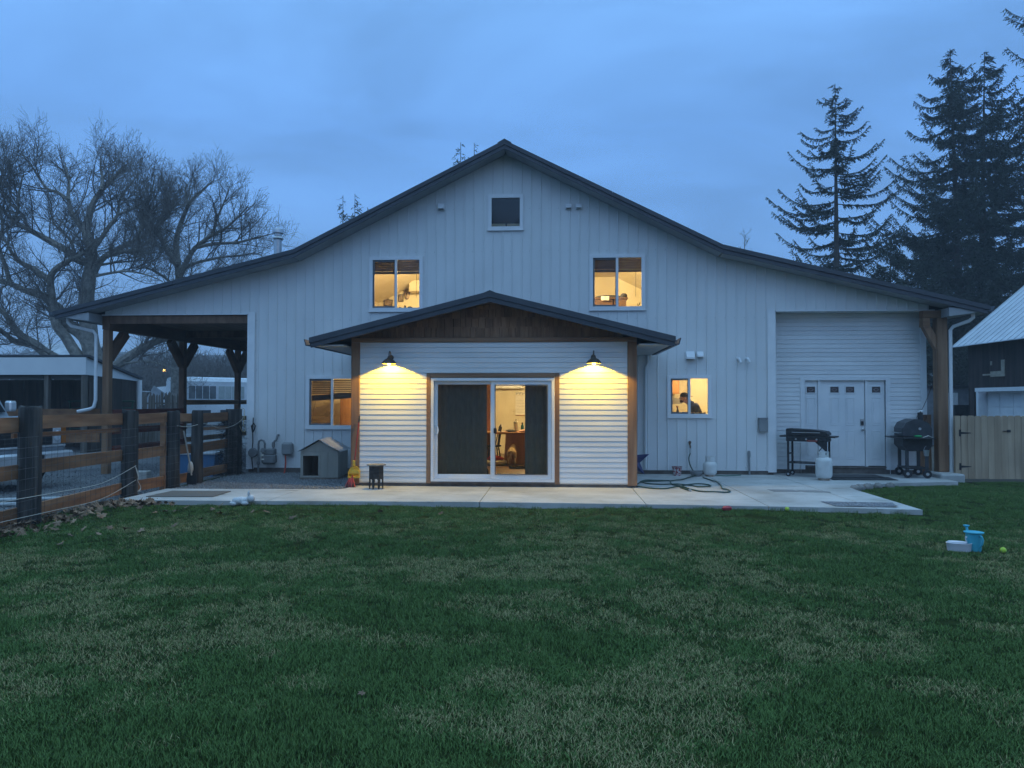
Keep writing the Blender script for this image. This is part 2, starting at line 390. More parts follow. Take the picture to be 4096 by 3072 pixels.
# roof slabs, rake trim and fascia
for s in (-1, 1):
    for (xa, xb) in ((0, 5.0), (5.0, 10.82)):
        pts = [(s*xa, zr(xa)), (s*xb, zr(xb)), (s*xb, zr(xb)-.10), (s*xa, zr(xa)-.10)]
        MB().prism(pts, 'y', -.46, 13.5).build('roof', roof_metal, house)
        k = 1 if xb < 6 else 0
        nseg = 2                                             # trim comes in lengths, with a hairline joint between them
        for q_ in range(nseg):
            ua = lerp(xa, xb, q_/nseg)+(.003 if q_ else 0); ub = lerp(xa, xb, (q_+1)/nseg)-(.003 if q_ < nseg-1 else 0)
            ue = ub+(.05 if (q_ == nseg-1 and not k) else 0); jy = rnd.uniform(-.0015,.0015)
            MB().prism([(s*ua, zr(ua)+.025), (s*ue, zr(ub)+.025-(ue-ub)*.24), (s*ue, zr(ub)-.075-(ue-ub)*.24), (s*ua, zr(ua)-.075)], 'y', -.505+jy, -.462).build('rake_trim', fascia_grey, house)
            MB().prism([(s*ua, zr(ua)-.083), (s*ub, zr(ub)-.083), (s*ub, zr(ub)-.175), (s*ua, zr(ua)-.175)], 'y', -.487-jy, -.458).build('fascia', fascia_grey, house)
        pts = [(s*(xa+.01), zr(xa)-.14), (s*(xb-.02), zr(xb)-.14), (s*(xb-.02), zr(xb)-.17), (s*(xa+.01), zr(xa)-.17)]
        MB().prism(pts, 'y', -.455, -.03).build('soffit', soffit_grey, house)
    # eave: boxed soffit, gutter
    MB().prism([(s*10.0, 3.62), (s*10.78, 3.72), (s*10.78, 3.755), (s*10.0, 3.82)], 'y', -.455, 13.4).build('soffit', soffit_grey, house)
    g = [(s*10.82, 3.72), (s*10.94, 3.72), (s*10.98, 3.84), (s*10.96, 3.84), (s*10.925, 3.735), (s*10.835, 3.735), (s*10.835, 3.84), (s*10.82, 3.84)]
    MB().prism(g, 'y', -.50, 13.4).build('gutter', fascia_grey, house)
MB().prism([(-.16, zr(.16)+.045), (0, AP+.055), (.16, zr(.16)+.045), (.16, zr(.16)+.03), (0, AP+.035), (-.16, zr(.16)+.03)], 'y', -.51, 13.5).build('ridge_cap', roof_metal, house)

# foundation, opening trim, side walls, back wall
for a, b in ((-6.24,-2.9),(2.78,6.24)): B(a,.012,-.14, b,.10,.088).build('foundation', found, house)
B(-6.262,-.034,.06, -6.09,-.022,3.86).build('corner_trim', white_paint, house); B(6.11,-.034,.06, 6.285,-.022,3.86).build('corner_trim', white_paint, house)
B(-6.28,-.034,.06, -6.264,.12,3.80).build('corner_trim', white_paint, house); B(6.287,-.034,.06, 6.302,.398,3.80).build('corner_trim', white_paint, house)
B(-9.95,-.030,3.80, -6.29,.02,3.822).build('header_trim', white_paint, house); B(6.31,-.030,3.80, 9.9,.02,3.822).build('header_trim', white_paint, house)
B(-6.25,.12,-.1, -6.12,13.3,4.6).build('wall', white_metal, house)
B(-6.1,13.3,-.1, 9.8,13.45,4.0).build('wall', white_metal, house)

# carport at the open end: beams, posts with knee braces, dark ceiling
B(-9.80,.11,3.78, -6.27,13.3,3.81).build('carport_ceiling', carport_wood, house)
B(-9.96,.02,3.46, -9.78,13.3,3.79).build('beam', carport_wood, house)
B(-9.77,.03,3.60, -6.28,.10,3.79).build('beam', carport_wood, house)
for y in (3.8, 7.6, 11.4): B(-9.77,y-.05,3.58, -6.28,y+.05,3.775).build('beam', carport_wood, house)
for j, y in enumerate((0.11, 3.8, 7.6, 11.4)):
    mt = cedar_v if j == 0 else carport_wood
    zt = 3.455
    po = B(-9.955,y-.085,-.14, -9.785,y+.085,zt, c=.012).build('post', mt, house)
    for d in ((1,) if j == 0 else (1,-1)):
        MB().obox((-9.87, y+d*.05, 2.78), (-9.87, y+d*.74, 3.44), .15, .24, up=(0,-d,1)).build('knee_brace', carport_wood, house)

# downspouts
ds = white_paint
def pipe(pts, r=.038, mat=ds, parent=house, name='downspout', n=8):
    return shade(MB().tube(pts, r, n).build(name, mat, parent))
pipe([(-10.62,-.30,3.72),(-10.62,-.30,3.60),(-10.55,-.28,3.52),(-10.10,-.12,3.40),(-10.04,-.10,3.32),(-10.03,-.10,1.72),(-10.06,-.12,1.55),(-10.14,-.15,1.50),(-10.42,-.2,1.44)], .042)
pipe([(10.60,-.30,3.72),(10.60,-.30,3.60),(10.52,-.28,3.53),(10.26,-.12,3.42),(10.20,-.10,3.34),(10.19,-.10,.10)], .042)

# right porch recess: lap siding wall, header, post
def lap(xa, xb, za, zb, y, name='siding_board', h=.1036, mat=white_vinyl):
    n = max(1, round((zb-za)/h)); hh = (zb-za)/n
    me = MB().prism([(-.018, 0), (-.0105, hh-.006), (-.001, hh-.006), (-.001, hh), (0, hh), (0, 0)], 'x', xa, xb).mesh(name, mat)
    for k in range(n): place(me, name, house, (0, y+rnd.uniform(-.0008,.0008), za+k*hh))
RY = .40
lap(6.31, 6.985, .10, 2.24, RY); lap(9.06, 9.80, .10, 2.24, RY); lap(6.31, 9.80, 2.245, 3.80, RY)
B(6.30,RY+.002,-.14, 7.0,RY+.12,3.82).build('wall', white_vinyl, house); B(9.05,RY+.002,-.14, 9.88,RY+.12,3.82).build('wall', white_vinyl, house); B(7.002,RY+.002,2.2, 9.048,RY+.12,3.82).build('wall', white_vinyl, house)
B(9.76,RY-.034,.08, 9.892,RY-.001,3.80).build('corner_trim', white_paint, house)
B(9.77,RY+.13,-.14, 9.88,13.3,3.9).build('wall', white_vinyl, house)
B(6.31,RY-.012,-.14, 6.99,RY-.002,.095).build('foundation', found, house); B(9.06,RY-.012,-.14, 9.80,RY-.002,.095).build('foundation', found, house)
B(6.305,.11,3.80, 9.80,RY,3.83).build('porch_ceiling', white_paint, house)
# entry door unit
ZD = .17
B(6.985,RY-.03,.10, 7.085,RY+.01,2.29).build('casing', white_paint, house); B(8.96,RY-.03,.10, 9.06,RY+.01,2.29).build('casing', white_paint, house)
B(7.087,RY-.03,2.205, 8.958,RY+.01,2.29).build('casing', white_paint, house)
dr = B(7.47,RY+.035,ZD+.01, 8.49,RY+.08,2.195, c=.004).build('entry_door', white_paint, house)
for xa, xb in ((7.405,7.462),(8.498,8.555)): B(xa,RY+.0,ZD, xb,RY+.09,2.2).build('door_mullion', white_paint, house)
sides = [B(7.09,RY+.03,ZD+.02, 7.402,RY+.08,2.2).build('sidelight', white_paint, house), B(8.558,RY+.03,ZD+.02, 8.953,RY+.08,2.2).build('sidelight', white_paint, house)]
B(7.0,RY-.02,ZD-.035, 9.05,RY+.12,ZD-.002).build('threshold', found, house); B(7.0,RY+.01,-.14, 9.05,RY+.12,ZD-.04).build('foundation', found, house)
dark_glass = M('leaded_glass', (.03,.035,.045), (.05,.06,.07), rough=.15)
def panel_mold(cx, z0, z1, wd, par, y):
    mb = MB()                                  # raised moulding: four slim bars with sloping faces
    for (xa, xb, za, zb) in ((cx-wd,cx+wd,z1-.02,z1),(cx-wd,cx+wd,z0,z0+.02),(cx-wd,cx-wd+.018,z0+.02,z1-.02),(cx+wd-.018,cx+wd,z0+.02,z1-.02)):
        mb.box(xa,y-.006,za, xb,y,zb, c=.005)
    mb.build('panel_moulding', white_paint, par)
    B(cx-wd+.04,y-.005,z0+.04, cx+wd-.04,y,z1-.04, c=.004).build('raised_panel', white_paint, par)
def door_lite(cx, par, y):
    zc, wd, hh = 1.985, .098, .07
    mb = MB()
    for (xa, xb, za, zb) in ((cx-wd-.02,cx+wd+.02,zc+hh,zc+hh+.02),(cx-wd-.02,cx+wd+.02,zc-hh-.02,zc-hh),(cx-wd-.02,cx-wd,zc-hh,zc+hh),(cx+wd,cx+wd+.02,zc-hh,zc+hh)): mb.box(xa,y-.012,za, xb,y,zb)
    mb.build('lite_frame', white_paint, par)
    B(cx-wd,y-.004,zc-hh, cx+wd,y-.001,zc+hh).build('pane', dark_glass, par)
    mb = MB(); q = [(cx-.06,zc),(cx,zc+.04),(cx+.06,zc),(cx,zc-.04)]
    for a, b in zip(q, q[1:]+q[:1]): mb.obox((a[0],y-.006,a[1]),(b[0],y-.006,b[1]),.004,.007,up=(0,1,0))
    mb.build('leading', galv, par)
for par, y, cxs in ((dr, RY+.035, (7.795, 8.155)), (sides[0], RY+.03, (7.245,)), (sides[1], RY+.03, (8.755,))):
    for cx in cxs:
        door_lite(cx, par, y); panel_mold(cx, 1.14, 1.80, .105, par, y); panel_mold(cx, .34, 1.02, .105, par, y)
lk = B(8.385,RY+.018,1.13, 8.465,RY+.034,1.29, c=.012).build('lock', galv, dr); B(8.395,RY+.0,1.15, 8.455,RY+.017,1.24, c=.01).build('keypad', black_metal, dr)
shade(MB().lathe([(.012,.034),(.012,-.01),(.035,-.02),(.038,-.045),(.02,-.06)], (8.425, RY, 1.045), 14, 'y').build('knob', galv, dr))
# right corner post with header stub and brace
B(9.905,-.115,.10, 10.135,.115,3.62, c=.014).build('post', cedar_v, house)
B(9.60,-.10,3.625, 10.135,.10,3.795, c=.01).build('beam', cedar_x, house)
MB().obox((9.97,0,2.92),(9.68,0,3.46), .14,.15, up=(1,0,1)).build('knee_brace', cedar_v, house)
B(9.60,-.09,3.42, 9.76,.09,3.62).build('beam', cedar_x, house)
B(9.70,-.62,-.14, 10.22,.2,.10, c=.03).build('post_footing', concrete, house)

# ------------------------------------------------------------------ windows
def window(key, y=0, split=True, dark_sash=True):
    a, b, z0, z1 = WIN[key]; t = .052
    mb = MB()
    mb.box(a-.03,y-.040,z0-.03, a+t,y+.0,z1+.03); mb.box(b-t,y-.040,z0-.03, b+.03,y+.0,z1+.03)
    mb.box(a+t,y-.040,z1-t, b-t,y+.0,z1+.03); mb.box(a+t,y-.040,z0-.03, b-t,y+.0,z0+t)
    # reveal behind the frame
    mb.box(a-.02,y+.002,z0-.02, a+.012,y+.16,z1+.02); mb.box(b-.012,y+.002,z0-.02, b+.02,y+.16,z1+.02)
    mb.box(a+.012,y+.002,z1-.012, b-.012,y+.16,z1+.02); mb.box(a+.012,y+.002,z0-.02, b-.012,y+.16,z0+.012)
    wo = mb.build('window', frame_white, house)
    B(a-.05,y-.046,z0-.048, b+.05,y+.0,z0-.031).build('sill', frame_white, wo)
    mid = (a+b)/2
    if split:
        B(mid-.028,y-.034,z0+t+.001, mid+.028,y+.01,z1-t-.001).build('mullion', frame_white, wo)
        s = MB(); q = .042
        xa, xb = a+t, mid-.028
        s.box(xa,y-.012,z0+t, xa+q,y+.01,z1-t); s.box(xb-q*.3,y-.012,z0+t, xb,y+.01,z1-t); s.box(xa+q,y-.012,z1-t-q, xb-q*.3,y+.01,z1-t); s.box(xa+q,y-.012,z0+t, xb-q*.3,y+.01,z0+t+q)
        s.build('sash', screen_grey, wo)
        B(a+t,y+.011,z0+t, mid-.02,y+.013,z1-t).build('pane', screen_pane, wo); B(mid+.02,y-.014,z0+t, b-t,y-.012,z1-t).build('pane', pane, wo)
    else:
        B(a+t,y-.01,z0+t, b-t,y-.008,z1-t).build('pane', pane, wo)
    return wo
screen_pane = glass('screened_glass', (.80,.80,.80), .8)
wins = {k: window(k, split=(k != 'attic')) for k in WIN}

# ------------------------------------------------------------------ front bump-out
FY = -2.80; BX0, BX1 = -2.93, 2.79
B(BX0+.02,FY+.003,.06, -1.32,FY+.12,2.95).build('wall', white_vinyl, house); B(1.17,FY+.003,.06, BX1-.02,FY+.12,2.95).build('wall', white_vinyl, house)
B(-1.318,FY+.003,2.17, 1.168,FY+.12,2.95).build('wall', white_vinyl, house)
B(BX0+.02,FY+.122,.06, BX0+.14,-.03,2.95).build('wall', white_metal, house); B(BX1-.14,FY+.122,.06, BX1-.02,-.03,2.95).build('wall', white_metal, house)
B(BX0+.03,FY+.01,-.14, BX1-.03,-.02,.055).build('foundation', found, house)
lap(BX0+.175, -1.40, .085, 2.265, FY); lap(1.265, BX1-.185, .085, 2.265, FY); lap(BX0+.175, BX1-.185, 2.27, 2.882, FY)
# cedar corner boards, beam, door trim
B(BX0,FY-.035,.04, BX0+.172,FY-.0,2.885, c=.006).build('corner_board', cedar_v, house); B(BX1-.183,FY-.035,.04, BX1,FY-.0,2.885, c=.006).build('corner_board', cedar_v, house)
B(BX0+.001,FY+.002,.06, BX0+.03,FY+.10,2.885).build('corner_board', cedar_v, house); B(BX1-.03,FY+.002,.06, BX1-.001,FY+.10,2.885).build('corner_board', cedar_v, house)
B(BX0,FY-.045,2.888, BX1,FY-.0,2.975, c=.006).build('beam', cedar_x, house)
B(-1.395,FY-.032,.06, -1.312,FY-.0,2.262, c=.004).build('door_trim', cedar_v, house); B(1.172,FY-.032,.06, 1.262,FY-.0,2.262, c=.004).build('door_trim', cedar_v, house)
B(-1.310,FY-.032,2.172, 1.170,FY-.0,2.262, c=.004).build('door_trim', cedar_x, house)
# gable: shake courses set back under the rake
def br_z(x): return 3.80-.2495*abs(x+.085)
for row in range(4):
    z0 = 2.978+row*.19; z1 = z0+.215
    xx = BX0+.02; 
    while xx < BX1-.02:
        wdt = rnd.uniform(.09,.19); xe = min(xx+wdt, BX1-.02); mid = (xx+xe)/2
        zt = min(z1, br_z(mid)-.12)
        if zt-z0 > .03: B(xx+.003,FY-.005-.012*rnd.random(),z0+rnd.uniform(-.006,.006), xe-.003,FY+.025+.003*row,zt).build('shake', shake, house)
        xx = xe
MB().prism([(BX0+.02,2.95),(BX1-.02,2.95),(BX1-.02,br_z(BX1)-.1),(-.085,3.70),(BX0+.02,br_z(BX0)-.1)], 'y', FY+.04, FY+.1).build('wall', dark_wood, house)
# bump-out roof
for s in (-1, 1):
    c0 = -.085; xe = 3.53
    def q(d, dz): return (c0+s*d, 3.80-.2495*d+dz)
    MB().prism([q(0,0), q(xe,0), q(xe,-.085), q(0,-.085)], 'y', FY-.46, -.04).build('roof', roof_metal, house)
    MB().prism([q(0,.035), q(xe+.03,.035), q(xe+.03,-.075), q(0,-.075)], 'y', FY-.505, FY-.462).build('rake_trim', fascia_grey, house)
    MB().prism([q(0,-.08), q(xe,-.08), q(xe,-.17), q(0,-.17)], 'y', FY-.488, FY-.455).build('fascia', fascia_grey, house)
    MB().prism([q(0,-.10), q(xe-.02,-.10), q(xe-.02,-.125), q(0,-.125)], 'y', FY-.452, FY-.012).build('soffit', dark_wood, house)
    xa = c0+s*2.88; xo = c0+s*3.50
    # level soffit under the side eave, with ribs, and the gutter
    for k in range(3):
        ya = FY-.45+k*1.1; MB().prism([(xa, 2.79), (xo, 2.79), (xo, 2.81), (xa, 2.81)], 'y', ya, min(ya+1.092, -.05)).build('soffit', soffit_grey, house)
    gx = c0+s*3.53
    MB().prism([(gx, 2.775), (gx+s*.10, 2.79), (gx+s*.135, 2.915), (gx+s*.115, 2.915), (gx+s*.085, 2.80), (gx+s*.015, 2.80), (gx+s*.015, 2.9), (gx, 2.9)], 'y', FY-.50, -.06).build('gutter', fascia_grey, house)
MB().prism([(-.085-.14, br_z(.055)+.03), (-.085, 3.80+.055), (.055, br_z(.055)+.03), (.055, br_z(.055)+.015), (-.085, 3.835), (-.225, br_z(.055)+.015)], 'y', FY-.51, -.04).build('ridge_cap', roof_metal, house)
pipe([(3.35,-.10,2.79),(3.35,-.09,2.6),(3.30,-.075,2.5),(3.29,-.072,.12)], .036, white_metal)

# sliding door
sd = MB(); X0, X1, Z0, Z1 = -1.305, 1.165, .10, 2.165; t = .055
sd.box(X0,FY-.045,Z0, X0+t,FY+.11,Z1); sd.box(X1-t,FY-.045,Z0, X1,FY+.11,Z1); sd.box(X0+t,FY-.045,Z1-t, X1-t,FY+.11,Z1); sd.box(X0+t,FY-.045,Z0, X1-t,FY+.11,Z0+.05)
sd = sd.build('sliding_door', frame_white, house)
def leaf(xa, xb, ya, st):
    mb = MB(); zz0, zz1 = Z0+.052, Z1-t-.002
    mb.box(xa,ya,zz0, xa+st,ya+.035,zz1,c=.004); mb.box(xb-st,ya,zz0, xb,ya+.035,zz1,c=.004); mb.box(xa+st,ya,zz1-st, xb-st,ya+.035,zz1,c=.004); mb.box(xa+st,ya,zz0, xb-st,ya+.035,zz0+st*1.25,c=.004)
    mb.build('door_sash', frame_white, sd); B(xa+st,ya+.015,zz0+st*1.25, xb-st,ya+.018,zz1-st).build('pane', pane, sd)
leaf(X0+.056, -.045, FY+.035, .07); leaf(-.10, X1-.057, FY-.012, .075)
sm = MB(); sm.box(-.022,FY-.028,Z0+.14, -.006,FY-.014,Z1-.14); sm.box(X1-.15,FY-.028,Z0+.14, X1-.134,FY-.014,Z1-.14); sm.box(-.006,FY-.028,Z1-.155, X1-.15,FY-.014,Z1-.14); sm.box(-.006,FY-.028,Z0+.14, X1-.15,FY-.014,Z0+.155)
sm.build('screen_frame', screen_grey, sd)
B(-.045,FY-.05,1.06, .015,FY-.015,1.17, c=.012).build('latch', black_metal, sd)
shade(MB().tube([(X0+.085,FY+.03,1.20),(X0+.13,FY-.015,1.19),(X0+.145,FY-.02,1.12),(X0+.13,FY-.015,1.05),(X0+.085,FY+.03,1.04)], .014, 8).build('handle', frame_white, sd))
B(-1.40,FY-.028,.058, 1.27,FY+.0,.098).build('threshold', found, house)

# wall lamps
lamp_glass = M('lamp_glass', (.9,.85,.7), rough=.3)
bulb_m = emitter('lamp_bulb', (1,.70,.22), 60)
glow_m = emitter('lamp_glass_lit', (1,.78,.30), 5)
_n = glow_m.node_tree.nodes; _tr = _n.new('ShaderNodeBsdfTransparent'); _ad = _n.new('ShaderNodeAddShader')
glow_m.node_tree.links.new(_n['Emission'].outputs[0], _ad.inputs[0]); glow_m.node_tree.links.new(_tr.outputs[0], _ad.inputs[1]); glow_m.node_tree.links.new(_ad.outputs[0], _n['Material Output'].inputs[0])
WL = 150
for i, (lx, lab) in enumerate(((-2.115, 'bronze gooseneck barn lamp lit on the siding above the small black stool'), (1.935, 'bronze gooseneck barn lamp lit on the siding beside the lit kitchen window'))):
    t_ = thing('wall_lamp', lab, 'lamp', (lx, FY-.02, 2.52), group='barn lamps on the bump-out')
    shade(MB().lathe([(.05,0),(.05,-.018),(.03,-.028)], (0,0,.06), 16, 'y').build('wall_plate', bronze, t_))
    shade(MB().tube([(0,-.02,.06),(0,-.06,.13),(0,-.11,.17),(0,-.16,.175),(0,-.20,.14),(0,-.21,.06)], .011, 8).build('gooseneck', bronze, t_))
    prf = [(.022,.075),(.03,.045),(.045,.03),(.10,-.005),(.135,-.045),(.145,-.075),(.140,-.077),(.128,-.045),(.094,-.012),(.04,.02)]
    shade(MB().lathe(prf, (0,-.21,0), 28).build('shade', bronze, t_))
    shade(MB().lathe([(.02,.0),(.034,-.03),(.04,-.06),(.03,-.095),(.008,-.11)], (0,-.21,0), 14).build('bulb', glow_m, t_))
    ld = bpy.data.lights.new('lamp_light', 'POINT'); lo = bpy.data.objects.new('lamp_light', ld); C.objects.link(lo); lo.parent = t_; lo.location = (0,-.21,-.012)
    ld.energy = WL; ld.color = (1,.64,.04); ld.shadow_soft_size = .012

# chimney pipe through the roof
cp = thing('flue_pipe', 'shiny metal stove flue pipe with round cap on the house roof', 'chimney', (-7.09,4,4.5))
shade(MB().lathe([(.11,0),(.11,2.02)], (0,0,0), 20).build('pipe', galv, cp)); shade(MB().lathe([(.135,2.02),(.15,2.06),(.135,2.10),(.11,2.12),(.11,2.20),(.165,2.21),(.165,2.27),(.15,2.33),(.05,2.38)], (0,0,0), 20).build('cap', galv, cp))
# vents and fixtures on the wall
vent_m = white_paint
def hood(x, z, wd, ht, d, name='vent_hood'):
    o = MB().prism([(0,z-ht/2),(0,z+ht/2),(-d*.35,z+ht/2),(-d,z-ht*.25),(-d,z-ht/2)], 'x', x-wd/2, x+wd/2).build(name, vent_m, house)
    B(x-wd/2+.01,-d+.012,z-ht/2-.004, x+wd/2-.01,-.01,z-ht/2-.001).build('vent_mouth', black_metal, o); B(x-wd/2-.02,-.03,z-ht/2-.02, x+wd/2+.02,-.021,z+ht/2+.02).build('vent_flange', vent_m, o)
hood(-1.55, 6.37, .14,.13,.12); hood(1.50,6.33,.13,.09,.10); hood(1.74,6.33,.13,.09,.10); hood(4.33,2.78,.19,.18,.16); hood(4.56,2.80,.14,.13,.12)
for x in (5.44, 5.64):
    o = pipe([(x,.0,2.70),(x,-.07,2.70),(x+.005,-.10,2.69),(x+.02,-.12,2.66),(x+.03,-.13,2.60)], .033, white_paint, house, 'vent_elbow', 12); shade(MB().lathe([(.026,-.0335),(.026,-.036)], (x+.03,-.13,2.60+.0335-.0), 12).build('vent_mouth', black_metal, o))
bx = B(5.89,-.11,1.0, 6.08,-.022,1.315, c=.01).build('utility_box', grey_plastic, house); B(5.88,-.12,1.30, 6.09,-.023,1.325, c=.004).build('lid', grey_plastic, bx)
pipe([(5.68,-.05,0.0),(5.67,-.05,.42)], .022, grey_plastic, house, 'conduit'); B(5.64,-.075,.40, 5.70,-.022,.56, c=.012).build('conduit_head', grey_plastic, house)
# ================================================================== ROOMS BEHIND THE GLASS
cream = M('cream_wall', (.74,.66,.46), (.80,.72,.52), scale=2, rough=.8, dirt=.05)
tan_w = M('tan_wall', (.68,.58,.40), (.74,.63,.44), scale=2, rough=.8, dirt=.05)
floor_w = M('wood_floor', (.16,.085,.04), (.24,.13,.065), scale=6, rough=.35, stretch=(1,.1,1), dirt=.2)
oak = M('oak', (.40,.18,.06), (.55,.28,.10), scale=7, rough=.5, stretch=(1,1,.08), dirt=.15)
oak_x = M('oak_top', (.34,.15,.05), (.46,.22,.08), scale=7, rough=.45, stretch=(.1,1,1), dirt=.15)
def room(xa, xb, ya, yb, za, zb, mat, lx, ly, lz, power, col, label, wname='room_wall', ceil=True, fl=floor_w):
    B(xa-.08,ya,za-.05, xb+.08,yb+.1,za).build('room_floor', fl, house)
    B(xa-.08,ya,za, xa,yb,zb).build(wname, mat, house); B(xb,ya,za, xb+.08,yb,zb).build(wname, mat, house); B(xa-.08,yb,za, xb+.08,yb+.1,zb).build(wname, mat, house)
    if ceil: B(xa-.08,ya,zb, xb+.08,yb+.1,zb+.06).build('room_ceiling', mat, house)
    room_lamp(lx, ly, lz, power, col, label)
shade_lit = emitter('ceiling_lamp_glass', (1,.74,.36), 3.0)
def room_lamp(lx, ly, lz, power, col, label):
    t_ = thing('ceiling_lamp', label, 'lamp', (lx,ly,lz), group='lamps lit indoors')
    shade(MB().lathe([(.07,.0),(.07,-.03),(.02,-.035)], (0,0,0), 14).build('canopy', bronze, t_)); shade(MB().lathe([(.11,-.036),(.14,-.06),(.13,-.10),(.06,-.13)], (0,0,0), 18).build('lamp_shade', shade_lit, t_))
    ld = bpy.data.lights.new('room_light', 'POINT'); lo = bpy.data.objects.new('room_light', ld); C.objects.link(lo); lo.parent = t_; lo.location = (0,0,-.30); ld.energy = power; ld.color = col; ld.shadow_soft_size = .12
WARM = (1,.73,.36)
room(-2.74, 2.59, FY+.13, 5.0, .10, 2.66, cream, .6, 2.4, 2.66, 240, WARM, 'glowing ceiling lamp over the dining table behind the sliding door')
room(-6.05, -2.90, .11, 3.4, .10, 2.60, tan_w, -3.6, 2.0, 2.60, 95, (1,.75,.42), 'glowing ceiling lamp in the room behind the half-drawn slat blind')
room(2.80, 6.05, .11, 3.2, .10, 2.60, cream, 4.9, 1.7, 2.60, 130, WARM, 'glowing ceiling lamp in the kitchen behind the person')
# loft rooms under the slope
for s, lab, lx in ((-1, 'glowing ceiling lamp in the loft with pictures on its wall', -1.7), (1, 'glowing ceiling lamp in the loft with the dark desk', 1.6)):
    xa, xb = (-4.9, -.06) if s < 0 else (.06, 4.9)
    B(xa,.11,2.84, xb,7.6,2.90).build('room_floor', floor_w, house)
    B(xa-.06,.11,2.9, xa,7.6,5.2).build('room_wall', cream, house); B(xb,.11,2.9, xb+.06,7.6,5.2).build('room_wall', cream, house)
    B(min(xa,xb),7.5,2.9, max(xa,xb),7.6,6.6).build('room_wall', cream, house)
    zz = lambda x: zr(x)-.25
    xm = 3.2
    MB().prism([(s*4.96, zz(4.96)), (s*xm, zz(xm)), (s*xm, zz(xm)+.06), (s*4.96, zz(4.96)+.06)], 'y', .11, 7.6).build('room_ceiling', cream, house)
    B(s*xm,.11,zz(xm), s*.02,7.6,zz(xm)+.06).build('room_ceiling', cream, house)
    room_lamp(lx, 3.2, zz(xm), 720, WARM, lab)
attic_m = M('attic_dark', (.05,.05,.05), rough=.9)
B(-1.2,.8,5.72, 1.2,.9,6.9).build('room_wall', attic_m, house)
for a in (-1.25,1.2): B(a,.11,5.72, a+.05,.8,6.9).build('room_wall', attic_m, house)
B(-1.2,.11,6.9, 1.2,.9,6.95).build('room_ceiling', attic_m, house)

# ---- curtains of the sliding door
cur_m = M('dark_curtain', (.25,.21,.16), (.30,.255,.20), scale=30, rough=.9, stretch=(1,1,.2))
def curtain(xa, xb, y, label):
    mb = MB(); n = int((xb-xa)/.025); pts = [(xa+(xb-xa)*k/n, y+.010*sin(k*1.25)+.006*sin(k*.37)) for k in range(n+1)]
    V = [(x,yy,.135) for x, yy in pts]+[(x,yy,2.13) for x, yy in pts]+[(x,yy+.004,.135) for x, yy in pts]+[(x,yy+.004,2.13) for x, yy in pts]; k = n+1
    F = [(i,i+1,i+1+k,i+k) for i in range(n)]+[(2*k+i+k,2*k+i+1+k,2*k+i+1,2*k+i) for i in range(n)]
    tag(shade(mb.add(V, F).build('curtain', cur_m), 60), label, 'curtain', 'curtains of the sliding door')
curtain(-1.24, at(1948,1700,-2.55).x, -2.55, 'wide dark curtain drawn behind the pane with the white pull handle')
curtain(at(2100,1700,-2.55).x, 1.15, -2.55, 'narrow dark curtain behind the pane with the black latch')

# ---- dining room things
FZ = .10
p = at(1945,1855,2.2); q = at(1966,1855,2.2)
B(p.x-.02,2.15,FZ, q.x+.03,2.2,2.3).build('interior_door', oak, house)
p = at(1983,1546,4.5); q = at(2088,1532,4.5)
cb = thing('wall_cabinet', 'white wall cabinet high above the dining table', 'cabinet', (0,0,0))
B(p.x,4.55,2.12, q.x,4.98,2.655).build('body', white_paint, cb); B(p.x-.02,4.50,2.09, q.x+.05,4.97,2.115).build('rail', white_paint, cb)
p = at(2062,1568,4.98); q = at(2105,1660,4.98)
cl = thing('wall_calendar', 'paper calendar hanging on the yellow dining room wall', 'calendar', (p.x,4.97,q.z))
paper = M('paper', (.72,.68,.58), (.78,.74,.66), scale=8, rough=.9); ink = M('ink', (.10,.10,.10), rough=.9)
hh = p.z-q.z; ww = q.x-p.x
B(0,-.004,.0, ww,.0,hh*.84).build('sheet', paper, cl); B(0,-.006,hh*.86, ww,-.0,hh).build('header', paper, cl); B(.0,-.012,-.02, ww,-.001,-.004).build('rod', oak_x, cl)
mb = MB()
for k in range(9): mb.box(.02+k*.032,-.0075,hh*.885+.02*(k % 3), .034+k*.032,-.0062,hh*.97-.01*(k % 2))
for k in range(5): mb.box(.03,-.0055,hh*(.12+.13*k), ww*.85,-.0042,hh*(.125+.13*k))
mb.build('writing', ink, cl)
p = at(2042,1857,1.5)
tb = thing('dining_table', 'wooden trestle dining table with papers on it, behind the dog', 'table', (p.x+.12,1.75,FZ))
B(-.95,-.45,.76, .95,.45,.81,c=.01).build('tabletop', oak_x, tb)
for sx in (-.25,): 
    MB().prism([(-.30,0),(.30,0),(.26,.35),(.24,.758),(-.24,.758),(-.26,.35)], 'y', -.33, -.27).build('leg', oak, tb)
    MB().prism([(-.30,0),(.30,0),(.26,.35),(.24,.758),(-.24,.758),(-.26,.35)], 'y', .27, .33).build('leg', oak, tb)
B(-.05,-.265,.3, .05,.265,.4).build('stretcher', oak_x, tb)
TZ = FZ+.81
def small(name, label, cat, mb, mat, loc, group=None, sm_=True):
    o = mb.build(name, mat); o.location = loc
    if sm_: shade(o)
    return tag(o, label, cat, group)
bt = at(2089,1708,1.7); teal = M('teal_plastic', (.03,.16,.17), rough=.2)
bo = thing('water_bottle', 'teal water bottle standing on the dining table', 'bottle', (bt.x,1.75,TZ)); shade(MB().lathe([(.036,0),(.04,.02),(.04,.13),(.035,.16),(.018,.19),(.016,.2)], n=14).build('body', teal, bo)); shade(MB().lathe([(.02,.2),(.02,.235),(.012,.24)], n=12).build('cap', black_metal, bo))
pt = at(2063,1708,1.8); ph = thing('paper_towel_stand', 'white paper towel roll on a stand on the dining table', 'paper towel', (pt.x,1.9,TZ))
